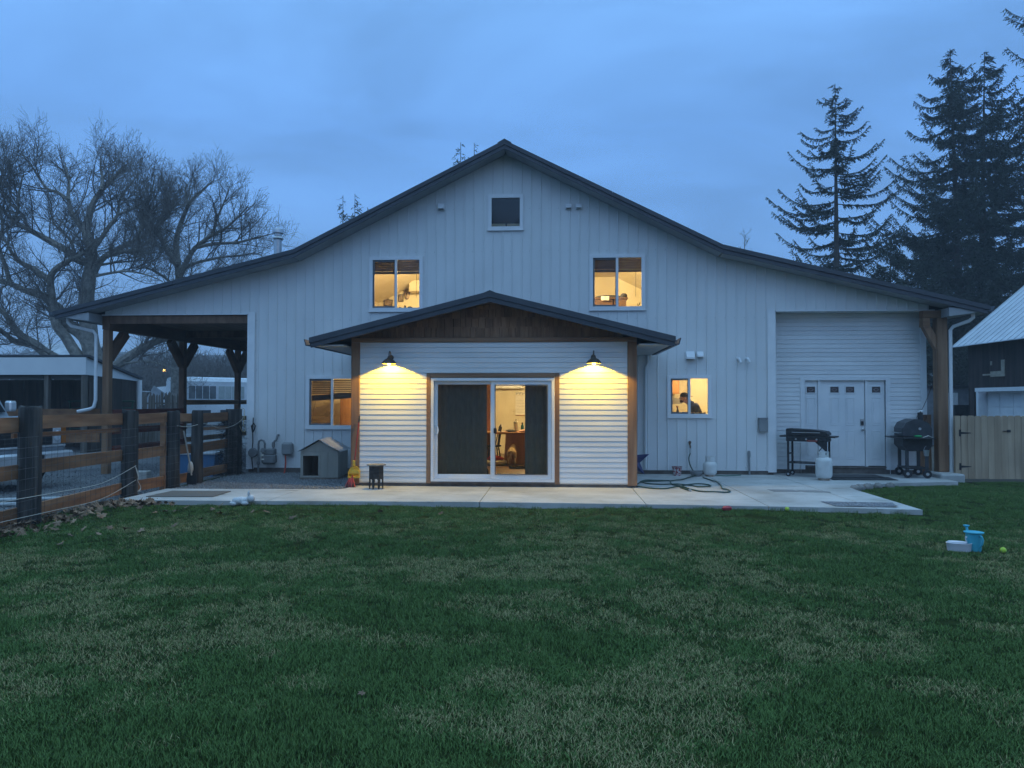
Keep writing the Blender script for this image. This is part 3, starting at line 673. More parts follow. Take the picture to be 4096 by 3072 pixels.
shade(MB().lathe([(.075,0),(.075,.012)], n=16).build('base', oak_x, ph)); shade(MB().lathe([(.055,.013),(.055,.26)], n=16).build('roll', paper, ph)); shade(MB().lathe([(.008,.26),(.008,.29),(.018,.30),(.008,.318)], n=8).build('knob', black_metal, ph))
for i, (dx, dy, rz, lab, mt) in enumerate(((-.42,-.25,.3,'loose white papers lying on the dining table', paper), (.25,-.22,-.2,'crumpled pale cloth lying on the dining table edge', M('peach_cloth', (.62,.36,.25), rough=.9)), (-.1,-.15,.6,'dark folded cloth lying between the papers on the table', M('dark_cloth', (.06,.055,.04), rough=.95)))):
    mb = MB()
    if i == 0:
        for k in range(3): mb.box(-.15+k*.02,-.1+k*.015,.001+k*.004, .12+k*.02,.1+k*.015,.004+k*.004)
    else: mb.blob((0,0,.028), (.16,.1,.035), 12, 6, .18)
    o = small(('paper','cloth','cloth')[i], lab, ('paper','cloth','cloth')[i], mb, mt, (tb.location.x+dx,1.75+dy,TZ), sm_=(i > 0)); o.rotation_euler.z = rz
p = at(1990,1800,1.5)
wc = thing('windsor_chair', 'black bow-back chair pulled up to the dining table', 'chair', (p.x-.12,1.55,FZ), radians(-75))
shade(MB().lathe([(.20,.43),(.22,.445),(.21,.47),(.1,.462)], n=18).build('seat', black_metal, wc))
for a, b in ((1,1),(1,-1),(-1,1),(-1,-1)): MB().tube([(a*.19,b*.18,0),(a*.13,b*.12,.44)], [.014,.018], 7).build('leg', black_metal, wc)
shade(MB().tube([(-.19,.10,.46),(-.20,.16,.75),(-.16,.19,.93),(0,.21,1.0),(.16,.19,.93),(.20,.16,.75),(.19,.10,.46)], .013, 7).build('back_bow', black_metal, wc))
for k in range(-3, 4): MB().tube([(k*.045,.14,.46),(k*.055,.20,.985-abs(k)*.018)], .006, 5).build('spindle', black_metal, wc)

# dog: rear view, head turned
def skin(name, verts, edges, rad, mat, parent=None, loc=(0,0,0), rz=0, sub=2):
    me = bpy.data.meshes.new(name); me.from_pydata([tuple(v) for v in verts], edges, []); me.update()
    o = bpy.data.objects.new(name, me); C.objects.link(o); o.location = loc; o.rotation_euler.z = rz
    if parent: o.parent = parent
    md = o.modifiers.new('skin', 'SKIN'); md.use_smooth_shade = True
    sv = me.skin_vertices[0].data
    for i, r in enumerate(rad): sv[i].radius = r if hasattr(r, '__len__') else (r, r); sv[i].use_root = (i == 0)
    ms = o.modifiers.new('sub', 'SUBSURF'); ms.levels = sub; ms.render_levels = sub
    me.materials.append(mat); return o
fur = M('golden_fur', (.52,.36,.19), (.66,.50,.30), scale=14, rough=.95, bump=.5, bscale=60)
p = at(2046,1853,.9)
dog = thing('dog', 'golden curly dog standing with its back turned behind the sliding door', 'dog', (p.x,.95,FZ))
dv = [(0,0,.37),(0,.20,.365),(0,.40,.385),(.01,.50,.44),(.045,.57,.505),(.10,.60,.50),(.155,.61,.475),  # spine, neck, head, muzzle
      (.075,-.02,.30),(.085,.05,.19),(.08,-.02,.10),(.08,.0,.02),(.08,.035,.012),
      (-.075,-.02,.30),(-.085,.05,.19),(-.08,-.02,.10),(-.08,.0,.02),(-.08,.035,.012),
      (.07,.40,.28),(.07,.38,.15),(.07,.40,.02),(.07,.435,.012),(-.07,.40,.28),(-.07,.38,.15),(-.07,.40,.02),(-.07,.435,.012),
      (-.01,-.10,.36),(-.015,-.15,.25),(-.01,-.16,.15)]
de = [(0,1),(1,2),(2,3),(3,4),(4,5),(5,6),(0,7),(7,8),(8,9),(9,10),(10,11),(0,12),(12,13),(13,14),(14,15),(15,16),(2,17),(17,18),(18,19),(19,20),(2,21),(21,22),(22,23),(23,24),(0,25),(25,26),(26,27)]
dr_ = [.085,(.085,.09),(.09,.10),.062,.072,.060,.034, .055,.038,.022,.020,.024, .055,.038,.022,.020,.024, .042,.026,.02,.024,.042,.026,.02,.024, .02,.022,.012]
skin('body', dv, de, dr_, fur, dog)
for sx in (-1, 1): shade(MB().blob((.05+sx*.065,.555,.515), (.022,.04,.06), 8, 6, .1).build('ear', fur, dog))
shade(MB().blob((.185,.615,.475), .014, 8, 6).build('nose', black_metal, dog))
for sy in (-.03,.045): shade(MB().blob((.13,.605+sy,.525), .009, 6, 5).build('eye', black_metal, dog))
MB().tube([(.01+.068*cos(a*pi/6), .50-.02*sin(a*pi/6), .445+.068*sin(a*pi/6)) for a in range(13)], .008, 5).build('collar', black_metal, dog)
p = at(1975,1853,.9)
bd = thing('dog_bed', 'round cream dog bed on the floor beside the dog', 'dog bed', (p.x-.05,1.05,FZ)); shade(MB().lathe([(.30,0),(.37,.04),(.37,.10),(.30,.13),(.18,.08),(.02,.07)], n=22).build('cushion', M('cream_fleece', (.55,.46,.30), rough=.95), bd))
small('blanket', 'red blanket heaped on the cream dog bed', 'blanket', MB().blob((.05,0,.04), (.22,.16,.07), 14, 8, .16), M('red_fleece', (.42,.05,.04), rough=.95), (p.x-.02,1.08,FZ+.12))
# tangled rag mat near the glass
mb = MB(); rg = random.Random(3)
for k in range(60):
    a = rg.uniform(0,2*pi); r0 = rg.uniform(0,.2); pts = [Vector((r0*cos(a),r0*sin(a)*.6,.015))]
    for j in range(4): pts.append(pts[-1]+Vector((rg.uniform(-.09,.09),rg.uniform(-.06,.06),rg.uniform(-.008,.02))))
    mb.tube([(v.x,v.y,max(.008,v.z)) for v in pts], .008, 4)
p = at(2075,1878,.2); small('rag_heap', 'tangled dark rag heap on the wooden floor near the dog', 'rag', mb, M('rag_dark', (.05,.042,.035), rough=1), (p.x,.1,FZ), sm_=False)
B(-2.6,.35,FZ+.001, 2.5,.42,FZ+.006).build('floor_strip', oak_x, house)
p = at(1925,1885,-2.0); small('shoe_bag', 'dark slumped bag on the floor behind the drawn curtain edge', 'bag', MB().blob((0,0,.11), (.12,.12,.12), 12, 8, .12), M('dark_bag', (.03,.03,.03), rough=.9), (p.x+.06,-2.2,FZ))

# ---- lower room behind the slat blind
a, b, z0, z1 = WIN['ll']
bl = thing('slat_blind', 'grey slat blind half drawn in the window by the dog house', 'blind', (0,0,0)); slat_m = M('blind_slat', (.16,.15,.14), rough=.7)
for k in range(8): B(a+.06,.17,z1-.10-k*.044, b-.06,.20,z1-.072-k*.044).build('slat', slat_m, bl)
MB().obox((a+.05,.185,z1-.52),(b-.05,.185,z1-.44),.03,.13).build('bottom_roll', M('blind_cloth', (.20,.18,.16), rough=.9), bl)
shade(MB().tube([(a+.14,.18,z1-.55),(a+.12,.18,z1-.7),(a+.07,.18,z1-.85)], .006, 5).build('cord', slat_m, bl))
p = at(1361,1580,2.4); q = at(1425,1700,2.4)
wd_ = thing('wardrobe', 'knotty wood wardrobe seen through the window by the dog house', 'wardrobe', (p.x,2.4,.10)); w_ = q.x-p.x+.3; h_ = p.z+.03-.10
B(0,0,0, w_,.5,h_).build('body', oak, wd_); B(.02,-.02,.05, w_/2,-.001,h_-.03,c=.005).build('door', oak, wd_); B(w_/2+.01,-.02,.05, w_-.02,-.001,h_-.03,c=.005).build('door', oak, wd_)
MB().box(.07,-.028,.12, w_/2-.05,-.0205,h_-.1,c=.004).build('door_panel', oak, wd_)

# ---- kitchen
p = at(2685,1518,2.6); q = at(2717,1576,2.6)
kc = thing('kitchen_cabinet', 'knotty wood wall cabinet in the lit kitchen', 'cabinet', (p.x-.7,2.6,q.z)); B(0,0,0, q.x-p.x+.7,.5,.9).build('body', oak, kc); B(.45,-.022,.03, q.x-p.x+.68,-.001,.88,c=.005).build('door', oak, kc)
steel = M('steel', (.30,.29,.28), rough=.4, metal=.6)
p = at(2728,1583,2.2); rh = thing('range_hood', 'grey curved range hood under the kitchen cabinet', 'range hood', (p.x-.85,2.2,p.z-.22)); MB().prism([(0,.0),(.85,.0),(.84,.12),(.6,.19),(.2,.22),(0,.22)], 'y', 0,.5).build('shell', steel, rh)
kt = thing('kitchen_counter', 'kitchen counter along the window wall', 'counter', (0,0,0)); B(2.85,.19,.95, 6.0,.62,1.0).build('worktop', steel, kt); B(2.85,.26,.1, 6.0,.60,.949).build('cupboard', white_paint, kt)
a, b, z0, z1 = WIN['kit']; SZ = z0+.012
sp = thing('spray_bottle', 'clear spray bottle with red trigger on the kitchen window sill', 'bottle', (at(2711,1640,.08).x,.085,SZ))
shade(MB().lathe([(.034,0),(.036,.02),(.036,.10),(.014,.16),(.013,.19)], n=12).build('body', M('milky_plastic', (.55,.42,.25), rough=.3), sp)); MB().box(-.035,-.012,.19, .02,.012,.215).build('trigger', M('red_plastic', (.5,.05,.04), rough=.4), sp)
cup_m = M('dark_cup', (.03,.028,.03), rough=.4); rim_m = M('cup_soil', (.45,.33,.18), rough=.9)
for k in range(5):
    c_ = thing('seed_pot', 'small dark seed pot in the row on the kitchen window sill', 'pot', (4.36+k*.079,.085,SZ), group='seed pots on the kitchen sill')
    shade(MB().lathe([(.027,0),(.034,.058),(.030,.058),(.028,.05)], n=10).build('cup', cup_m, c_)); shade(MB().lathe([(.030,.05),(.033,.07),(.02,.08)], n=8).build('soil', rim_m, c_))
# person at the counter, bent over it, facing left
skinm = M('skin', (.46,.26,.17), rough=.6); shirt = M('dark_shirt', (.030,.032,.034), (.045,.047,.05), scale=10, rough=.9); jeans = M('jeans', (.04,.05,.09), rough=.9)
hp = at(2737,1590,1.0)
pe = thing('person', 'person in a dark cap and dark shirt bent over the kitchen counter', 'person', (hp.x+.28,1.05,.10)); HX = hp.x-pe.location.x; HZ = hp.z-.10
bv = [(.10,0,.95),(.08,0,1.15),(.02,0,1.40),(-.06,0,1.53),(-.16,0,1.60),          # pelvis..neck
      (.02,-.19,1.47),(-.05,-.25,1.22),(-.26,-.22,1.07),(-.34,-.20,1.05),          # near arm
      (.02,.19,1.47),(-.05,.25,1.22),(-.26,.22,1.07),(-.34,.20,1.05),
      (.11,-.10,.88),(.06,-.11,.47),(.10,-.11,.08),(-.02,-.12,.03),(.11,.10,.88),(.06,.11,.47),(.10,.11,.08),(-.02,.12,.03)]
be = [(0,1),(1,2),(2,3),(3,4),(2,5),(5,6),(6,7),(7,8),(2,9),(9,10),(10,11),(11,12),(0,13),(13,14),(14,15),(15,16),(0,17),(17,18),(18,19),(19,20)]
brd = [(.15,.17),(.14,.16),(.15,.18),(.09,.10),.06,.075,.055,.04,.035,.075,.055,.04,.035,.095,.065,.05,.045,.095,.065,.05,.045]
skin('body', bv, be, brd, shirt, pe)
B(-.08,-.19,.0, .20,-.03,.0+.9,c=.05).build('trousers', jeans, pe); B(-.08,.03,.0, .20,.19,.9,c=.05).build('trousers', jeans, pe)
hd = MB().blob((HX,0,HZ-.01), (.095,.075,.115), 14, 10); shade(hd.build('head', skinm, pe)); shade(MB().tube([(-.10,0,1.5),(HX+.04,0,HZ-.07)], .055, 10).build('neck', skinm, pe))
shade(MB().blob((HX-.10,0,HZ-.02), (.022,.014,.022), 8, 6).build('nose', skinm, pe)); shade(MB().blob((HX-.05,0,HZ-.09), (.055,.055,.045), 10, 7, .05).build('beard', M('beard', (.09,.05,.03), rough=1), pe))
for sy in (-.075,.075): shade(MB().blob((HX+.01,sy,HZ-.02), (.02,.01,.03), 8, 6).build('ear', skinm, pe))
for sy in (-.03,.03): shade(MB().blob((HX-.085,sy,HZ+.015), .008, 6, 5).build('eye', black_metal, pe))
capm = M('cap_cloth', (.035,.04,.038), (.05,.055,.05), scale=20, rough=.9)
shade(MB().blob((HX+.01,0,HZ+.045), (.105,.085,.085), 14, 8).build('cap', capm, pe)); MB().prism([(HX+.08,-.05),(HX+.20,-.055),(HX+.22,0),(HX+.20,.055),(HX+.08,.05)], 'z', HZ+.02, HZ+.032).build('cap_brim', capm, pe)
for sy in (-.205,.205):
    h_ = MB().blob((-.37,sy,1.045), (.05,.038,.02), 10, 6); shade(h_.build('hand', skinm, pe))
    for k in range(4): MB().tube([(-.40,sy-.027+k*.018,1.045),(-.435-.006*(k in (1,2)),sy-.029+k*.019,1.035),(-.462-.008*(k in (1,2)),sy-.03+k*.02,1.012)], [.009,.008,.006], 6).build('finger', skinm, pe)
    MB().tube([(-.36,sy+(.035 if sy < 0 else -.035),1.04),(-.395,sy+(.055 if sy < 0 else -.055),1.03),(-.42,sy+(.058 if sy < 0 else -.058),1.018)], [.011,.009,.007], 6).build('thumb', skinm, pe)

# ---- loft windows: shades, pictures, desk
bamboo = M('bamboo_shade', (.17,.135,.11), (.26,.20,.16), scale=30, rough=.8, stretch=(.1,1,1))
for key, lab in (('ul','brown woven shade rolled up in the loft window with pictures'), ('ur','brown woven shade rolled up in the loft window with the desk')):
    a, b, z0, z1 = WIN[key]; t_ = thing('woven_shade', lab, 'window shade', (0,0,0), group='shades in the loft windows')
    for k in range(9): B(a+.03,.17,z1-.045-k*.031, b-.03,.185+.006*(k % 2),z1-.018-k*.031).build('slat', bamboo, t_)
    B(a+.03,.165,z1-.36, b-.03,.20,z1-.30).build('bottom_rail', bamboo, t_)
    shade(MB().tube([(b-.16,.18,z1-.36),(b-.165,.18,z1-.95)], .005, 5).build('cord', bamboo, t_))
fr_m = M('picture_frame', (.05,.04,.035), rough=.6); ph_m = M('photo_print', (.16,.12,.09), (.45,.35,.24), scale=14, rough=.7)
for (px, py, w_, h_, tl, lab) in ((1542,1191,.10,.13,.02,'small dark picture hanging higher beside the tilted one in the loft'), (1552,1211,.15,.12,.12,'tilted landscape picture on the loft wall'), (1603,1192,.09,.13,0,'small upright picture beside the mask on the loft wall'), (1500,1200,.08,.2,0,'pair of stacked prints at the loft window edge')):
    p = at(px, py, 7.45); t_ = thing('picture', lab, 'picture', (p.x,7.48,p.z), group='pictures on the loft wall'); t_.rotation_euler.y = tl
    B(-w_,-.012,-h_, w_,.0,h_).build('frame', fr_m, t_); B(-w_+.03,-.016,-h_+.03, w_-.03,-.0125,h_-.03).build('print', ph_m, t_)
p = at(1628,1176,7.45); mk = thing('wall_mask', 'painted oval face mask on the loft wall', 'mask', (p.x,7.46,p.z)); shade(MB().blob((0,0,0), (.10,.06,.19), 14, 10).build('face', M('mask_paint', (.12,.09,.07), (.55,.42,.28), scale=9, rough=.6), mk)); shade(MB().blob((0,-.055,-.01), (.02,.03,.05), 8, 6).build('nose', fr_m, mk))
for sx in (-.04,.04): shade(MB().blob((sx,-.05,.05), (.018,.015,.012), 8, 5).build('eye', black_metal, mk))
p = at(1633,1163,6.8); q = at(1684,1118,6.8); lc = thing('loft_cabinet', 'pale wall cabinet in the loft with the mask', 'cabinet', (p.x,6.9,p.z)); B(0,0,0, q.x-p.x+.4,.55,q.z-p.z).build('body', cream, lc); B(.02,-.02,.03, (q.x-p.x)*.98,-.001,q.z-p.z-.03,c=.004).build('door', cream, lc)
a, b, z0, z1 = WIN['ul']; SZ = z0+.012; felt = M('dark_felt', (.03,.03,.032), rough=.95)
small('hat', 'dark felt hat lying on the loft window sill', 'hat', MB().lathe([(.10,0),(.105,.008),(.06,.02),(.055,.07),(.02,.085)], n=14), felt, (-2.32,.09,SZ)); small('cap', 'small dark knitted cap on the loft window sill', 'cap', MB().lathe([(.06,0),(.058,.03),(.04,.06),(.01,.07)], n=12), felt, (-2.56,.085,SZ))
jr = thing('jar', 'glass jar with a dark lid on the loft window sill', 'jar', (-2.44,.085,SZ)); shade(MB().lathe([(.028,0),(.03,.07),(.02,.085)], n=12).build('body', M('jar_glass', (.4,.33,.22), rough=.2), jr)); shade(MB().lathe([(.024,.086),(.024,.105)], n=12).build('lid', fr_m, jr))
# desk in the other loft
p = at(2368,1190,4.0); q = at(2512,1190,4.0); dkz = p.z
dk = thing('desk', 'dark wooden desk in the loft with notes pinned to its edge', 'desk', (p.x,4.0,2.90)); wk = q.x-p.x; B(0,0,dkz-2.94, wk,.7,dkz-2.90).build('desktop', dark_wood, dk); B(.05,.02,.0, .6,.68,dkz-2.945).build('drawer_unit', dark_wood, dk); B(wk-.4,.02,0, wk-.05,.68,dkz-2.945).build('drawer_unit', dark_wood, dk); B(.6,.1,.9, wk-.4,.12,dkz-2.945).build('back_panel', dark_wood, dk)
for i, px in enumerate((2412, 2429)):
    p = at(px, 1191, 3.95); o = small('note', 'pale paper note hanging over the loft desk edge', 'note', MB().box(-.055,-.004,-.07, .055,0,.05), paper, (p.x,3.985,p.z-.0), 'notes on the loft desk', False); o.rotation_euler.y = (-.08,.05)[i]
p = at(2420,1180,4.3); sg = thing('dried_sprig', 'small dried sprig in a low dish on the loft desk', 'plant', (p.x,4.35,dkz)); shade(MB().lathe([(.05,0),(.07,.03),(.06,.03)], n=12).build('dish', paper, sg)); mb = MB()
for k in range(9): mb.tube([(0,0,.02),(rg.uniform(-.1,.1),rg.uniform(-.05,.05),rg.uniform(.08,.16))], [.005,.003], 4)
mb.build('stem', fr_m, sg)
p = at(2496,1190,4.3); small('speaker', 'rounded dark speaker at the end of the loft desk', 'speaker', MB().lathe([(.08,0),(.10,.03),(.10,.12),(.06,.16)], n=16), felt, (p.x,4.35,dkz))
p = at(2480,1190,4.45); small('keyboard_case', 'long dark rounded case on the loft desk', 'case', MB().blob((0,0,.06), (.42,.12,.065), 16, 8), felt, (p.x-.32,4.4,dkz))
a, b, z0, z1 = WIN['ur']; pp = thing('potted_plant', 'leafy plant in the corner of the loft window', 'plant', (b-.10,.085,z0+.012)); shade(MB().lathe([(.03,0),(.04,.05),(.035,.05)], n=10).build('pot', paper, pp)); leaf_m = M('house_leaf', (.02,.04,.025), rough=.6)
for k in range(7):
    a_ = rg.uniform(0,2*pi); e = Vector((.05*cos(a_),.025*sin(a_),rg.uniform(.08,.18))); s_ = e.cross(Vector((0,0,1))).normalized()*.016
    MB().add([(0,0,.05), tuple(e*.6+s_+Vector((0,0,.02))), tuple(e), tuple(e*.6-s_+Vector((0,0,.02)))], [(0,1,2,3)]).build('leaf', leaf_m, pp)
# ================================================================== THINGS IN THE YARD
# ---- dog house
dull_tin = M('dull_tin', (.30,.32,.34), (.40,.42,.44), scale=5, rough=.6, dirt=.2)
tan_p = M('tan_painted_board', (.30,.29,.25), (.36,.345,.30), scale=6, rough=.8, stretch=(1,1,.3), dirt=.15)
dh = thing('dog_house', 'small tan dog house with a metal roof on the gravel by the window', 'dog house', (-4.02,-1.45,-.035), radians(4))
W2, DH, EVZ, APZ = .415, 1.0, .62, .86
def front(y0, y1, name):
    for (xa, xb, za, zb) in ((-W2,-W2+.06,.05,EVZ),(-W2+.06,-.02,.05,.09),(-W2+.06,-.02,.53,EVZ),(-.02,.19,.05,EVZ),(.194,W2,.05,EVZ)): B(xa,y0,za, xb-.003,y1,zb).build(name, tan_p, dh)
    MB().prism([(-W2,EVZ+.002),(W2,EVZ+.002),(0,APZ)], 'y', y0, y1).build('gable', tan_p, dh)
front(0,.02,'front_board')
B(W2-.02,.021,.05, W2,DH,EVZ).build('side_wall', tan_p, dh); B(-W2,.021,.05, -W2+.02,DH,EVZ).build('side_wall', tan_p, dh); B(-W2+.021,DH-.02,.05, W2-.021,DH,EVZ).build('back_wall', tan_p, dh); B(-W2-.02,-.02,0, W2+.02,DH+.02,.048).build('floor', old_wood, dh)
for s in (-1, 1):
    mb = MB(); n = 9                                   # corrugated sheet
    up, dn = Vector((0,0,APZ+.03)), Vector((s*(W2+.07),0,EVZ-.005))
    for k in range(n*2+1):
        y = -.07+(DH+.14)*k/(n*2); h = .008*(k % 2)
        for v in (up, dn): mb.v.append((v.x, y, v.z+h))
    mb.f = [(2*k,2*k+1,2*k+3,2*k+2) for k in range(n*2)]
    mb.build('roof_sheet', dull_tin, dh)
for (xa, xb, za, zb) in ((-W2+.02,-W2+.058,.09,.53),(-.02,.015,.09,.55),(-W2+.02,.03,.53,.56)): B(xa,-.012,za, xb,-.001,zb).build('door_trim', tan_p, dh)

# ---- black carved stool
st = thing('side_stool', 'small black octagonal stool with carved legs on the patio by the siding', 'stool', (-2.30,-3.27,0), radians(12))
blk = M('worn_black_paint', (.016,.017,.018), (.05,.048,.042), scale=16, rough=.6, lo=.55, hi=.8)
top_m = M('worn_stool_top', (.10,.095,.085), (.24,.22,.19), scale=9, rough=.7)
shade(MB().lathe([(.165,.445),(.185,.45),(.185,.468),(.175,.475)], n=8).build('top', top_m, st), 20)
for k in range(8):
    a0, a1 = 2*pi*k/8+pi/8, 2*pi*(k+1)/8+pi/8; R_ = .148
    A = Vector((R_*cos(a0),R_*sin(a0),0)); D = Vector((R_*cos(a1),R_*sin(a1),0))-A; nrm = Vector((cos((a0+a1)/2), sin((a0+a1)/2), 0))*.012
    outl = [(0,0),(.14,0),(.20,.05),(.16,.10),(.26,.13),(.22,.17),(.32,.19),(.42,.205),(.5,.19),(.58,.205),(.68,.19),(.78,.17),(.74,.13),(.84,.10),(.80,.05),(.86,0),(1,0),(1,.445),(0,.445)]
    V = [tuple(A+D*u+Vector((0,0,z))) for u, z in outl]+[tuple(A+D*u+Vector((0,0,z))-nrm) for u, z in outl]; n = len(outl)
    MB().add(V, [tuple(range(n)), tuple(range(2*n-1,n-1,-1))]+[(i,i+n,(i+1) % n+n,(i+1) % n) for i in range(n)]).build('leg_panel', blk, st)

# ---- long-handled dustpan and broom leaning on the corner board
redp = M('red_handle', (.30,.03,.025), rough=.45); yel = M('yellow_plastic', (.62,.36,.03), (.68,.42,.05), scale=5, rough=.5)
ds_ = thing('dustpan', 'yellow long-handled dustpan leaning on the cedar corner board', 'dustpan', (-2.82,-2.95,0))
shade(MB().tube([(-.005,.0,.43),(.065,.07,1.28)], .012, 8).build('handle', redp, ds_)); shade(MB().tube([(.065,.07,1.28),(.075,.078,1.40)], .016, 8).build('grip', black_metal, ds_))
B(-.035,-.015,.40, .015,.015,.52,c=.008).build('socket', yel, ds_)
mb = MB(); mb.prism([(-.115,.19),(.105,.19),(.11,.30),(.08,.37),(.02,.405),(-.03,.405),(-.09,.37),(-.115,.30)], 'y', .02,.045); mb.prism([(-.12,.17),(.11,.17),(.11,.20),(-.12,.20)], 'y', -.06,.019); mb.box(-.118,-.05,.201, -.105,.019,.31); mb.box(.097,-.05,.201, .108,.019,.31); mb.box(-.10,-.03,.26, .09,-.018,.34)
mb.build('pan', yel, ds_)
br = thing('hand_broom', 'small red broom with dark bristles leaning below the yellow dustpan', 'broom', (-2.86,-3.06,0))
MB().tube([(.02,.05,.23),(.01,.03,.15)], .014, 8).build('stub', redp, br); mb = MB()
for k in range(7):
    x = -.09+k*.028; mb.obox((.0+x*.25,.03,.17),(x+.0,-.02+.01*(k % 2),.0),.022,.05)
mb.build('bristle_block', M('bristle_red', (.34,.05,.05), rough=.8), br)
mb = MB()
for k in range(6):
    x = -.076+k*.028; mb.obox((x*.4,.028,.12),(x,-.03,.004),.008,.055)
mb.build('bristle', black_metal, br)

# ---- gas meter and boxes on the wall by the fence end
gm = thing('gas_meter', 'grey gas meter with pipes on the white wall by the fence', 'gas meter', (-5.66,-.16,.02))
mb = MB(); mb.box(-.17,-.10,.17, .17,.10,.43,c=.05); mb.box(-.15,-.09,.40, .15,.09,.54,c=.02); shade(mb.build('body', meter_grey, gm), 30)
shade(MB().lathe([(.05,-.105),(.06,-.12),(.05,-.135)], (-.11,0,.505), 14, 'y').build('cover', meter_grey, gm)); B(-.16,-.113,.45, -.06,-.1055,.51).build('dial', paper, gm); B(-.155,-.107,.28, -.085,-.101,.31).build('label_plate', paper, gm); B(-.155,-.107,.37, -.10,-.101,.42).build('label_plate', paper, gm)
mb = MB(); mb.box(-.15,-.1145,.485, -.07,-.1135,.497); mb.box(-.13,-.1145,.46, -.07,-.1135,.47)
mb.build('print', ink, gm)
shade(MB().tube([(-.11,0,.54),(-.11,0,.66),(-.14,0,.73),(-.20,0,.745),(-.25,0,.72),(-.265,0,.65),(-.265,0,.20),(-.265,0,.10),(-.265,0,-.06)], .024, 10).build('inlet_pipe', meter_grey, gm)); shade(MB().lathe([(.03,.16),(.04,.17),(.04,.20),(.03,.24)], (-.265,0,0), 10).build('valve', meter_grey, gm))
shade(MB().lathe([(.10,-.05),(.115,-.02),(.115,.02),(.10,.05),(.04,.07)], (-.40,-.0,.44), 18, 'y').build('regulator', meter_grey, gm)); MB().tube([(-.30,0,.44),(-.265,0,.44)], .022, 8).build('union', meter_grey, gm)
shade(MB().tube([(.10,0,.54),(.10,0,.66),(.13,0,.72),(.16,.02,.74),(.165,.05,.80),(.165,.10,.86),(.165,.16,.86)], .026, 10).build('outlet_pipe', meter_grey, gm)); MB().tube([(.14,0,.70),(.22,-.01,.715)], .009, 6).build('lever', galv, gm); shade(MB().lathe([(.035,.58),(.04,.60),(.04,.66),(.03,.70)], (.10,0,0), 10).build('cock', meter_grey, gm))
ub = thing('cable_box', 'rounded grey cable box with a red conduit on the white wall', 'utility box', (-5.24,-.09,.40)); shade(MB().box(-.135,-.07,.0, .135,.06,.31,c=.04).build('case', grey_plastic, ub), 30); shade(MB().tube([(-.05,-.01,.01),(-.035,-.02,-.15),(-.04,-.03,-.28),(-.06,-.04,-.43)], .019, 8).build('conduit', M('red_conduit', (.42,.07,.05), rough=.5), ub))
cw = thing('wall_cable', 'dark cable and coil hanging down the house corner by the fence', 'cable', (-6.1,-.06,0)); shade(MB().tube([(0,0,1.3),(-.01,-.01,1.0),(.0,-.02,.7),(-.02,-.03,.35),(.03,-.06,.02)], .012, 6).build('cable', black_metal, cw)); shade(MB().tube([(.0,-.03,.95),(.05,-.05,1.02),(.07,-.05,1.1),(.03,-.04,1.16),(-.03,-.03,1.1),(.0,-.03,.95)], .018, 6).build('coil', black_metal, cw))

# ---- barn star leaning behind the bump-out corner
s_ = thing('barn_star', 'dark blue metal star leaning on the wall behind the cedar corner board', 'star', (2.92,-.75,.0), radians(-8)); mb = MB(); mb.v = [(0,-.08,.36),(0,.02,.36)]
for k in range(10):
    a = pi/2+2*pi*k/10+.1; r = .40 if k % 2 == 0 else .16; mb.v.append((r*cos(a),0,.36+r*sin(a)))
for k in range(10): mb.f += [(0,2+k,2+(k+1) % 10),(1,2+(k+1) % 10,2+k)]
mb.v = [(x, y+z*.12, max(0, z)) for x, y, z in mb.v]
mb.build('star_body', M('navy_enamel', (.03,.035,.10), (.04,.05,.13), scale=8, rough=.35), s_)

# ---- pail, grey bowl, propane tanks
pl = thing('pail', 'red and white speckled pail on the patio under the kitchen window', 'pail', (3.97,-.32,0)); pm = M('speckled_pail', (.62,.58,.58), (.25,.04,.05), scale=26, rough=.5, lo=.47, hi=.53)
shade(MB().lathe([(.085,0),(.115,.20),(.108,.20),(.08,.01)], n=20).build('body', pm, pl)); shade(MB().tube([(.118*cos(k*pi/10),.118*sin(k*pi/10),.202) for k in range(21)], .006, 5).build('rim', M('pail_rim', (.16,.05,.05), rough=.5), pl)); shade(MB().tube([(-.115,0,.19),(-.06,-.10,.205),(.04,-.115,.207),(.115,0,.19)], .004, 5).build('bail', galv, pl))
bw = small('bowl', 'grey rubber bowl on the patio where the hose comes down', 'bowl', MB().lathe([(.09,0),(.135,.05),(.145,.115),(.135,.115),(.12,.05),(.03,.02)], n=20), grey_plastic, (4.39,-.42,.0))
tank_m = M('tank_paint', (.62,.63,.61), (.72,.73,.71), scale=5, rough=.45, dirt=.25); rust = M('tank_rust', (.25,.15,.09), (.5,.42,.35), scale=10, rough=.8)
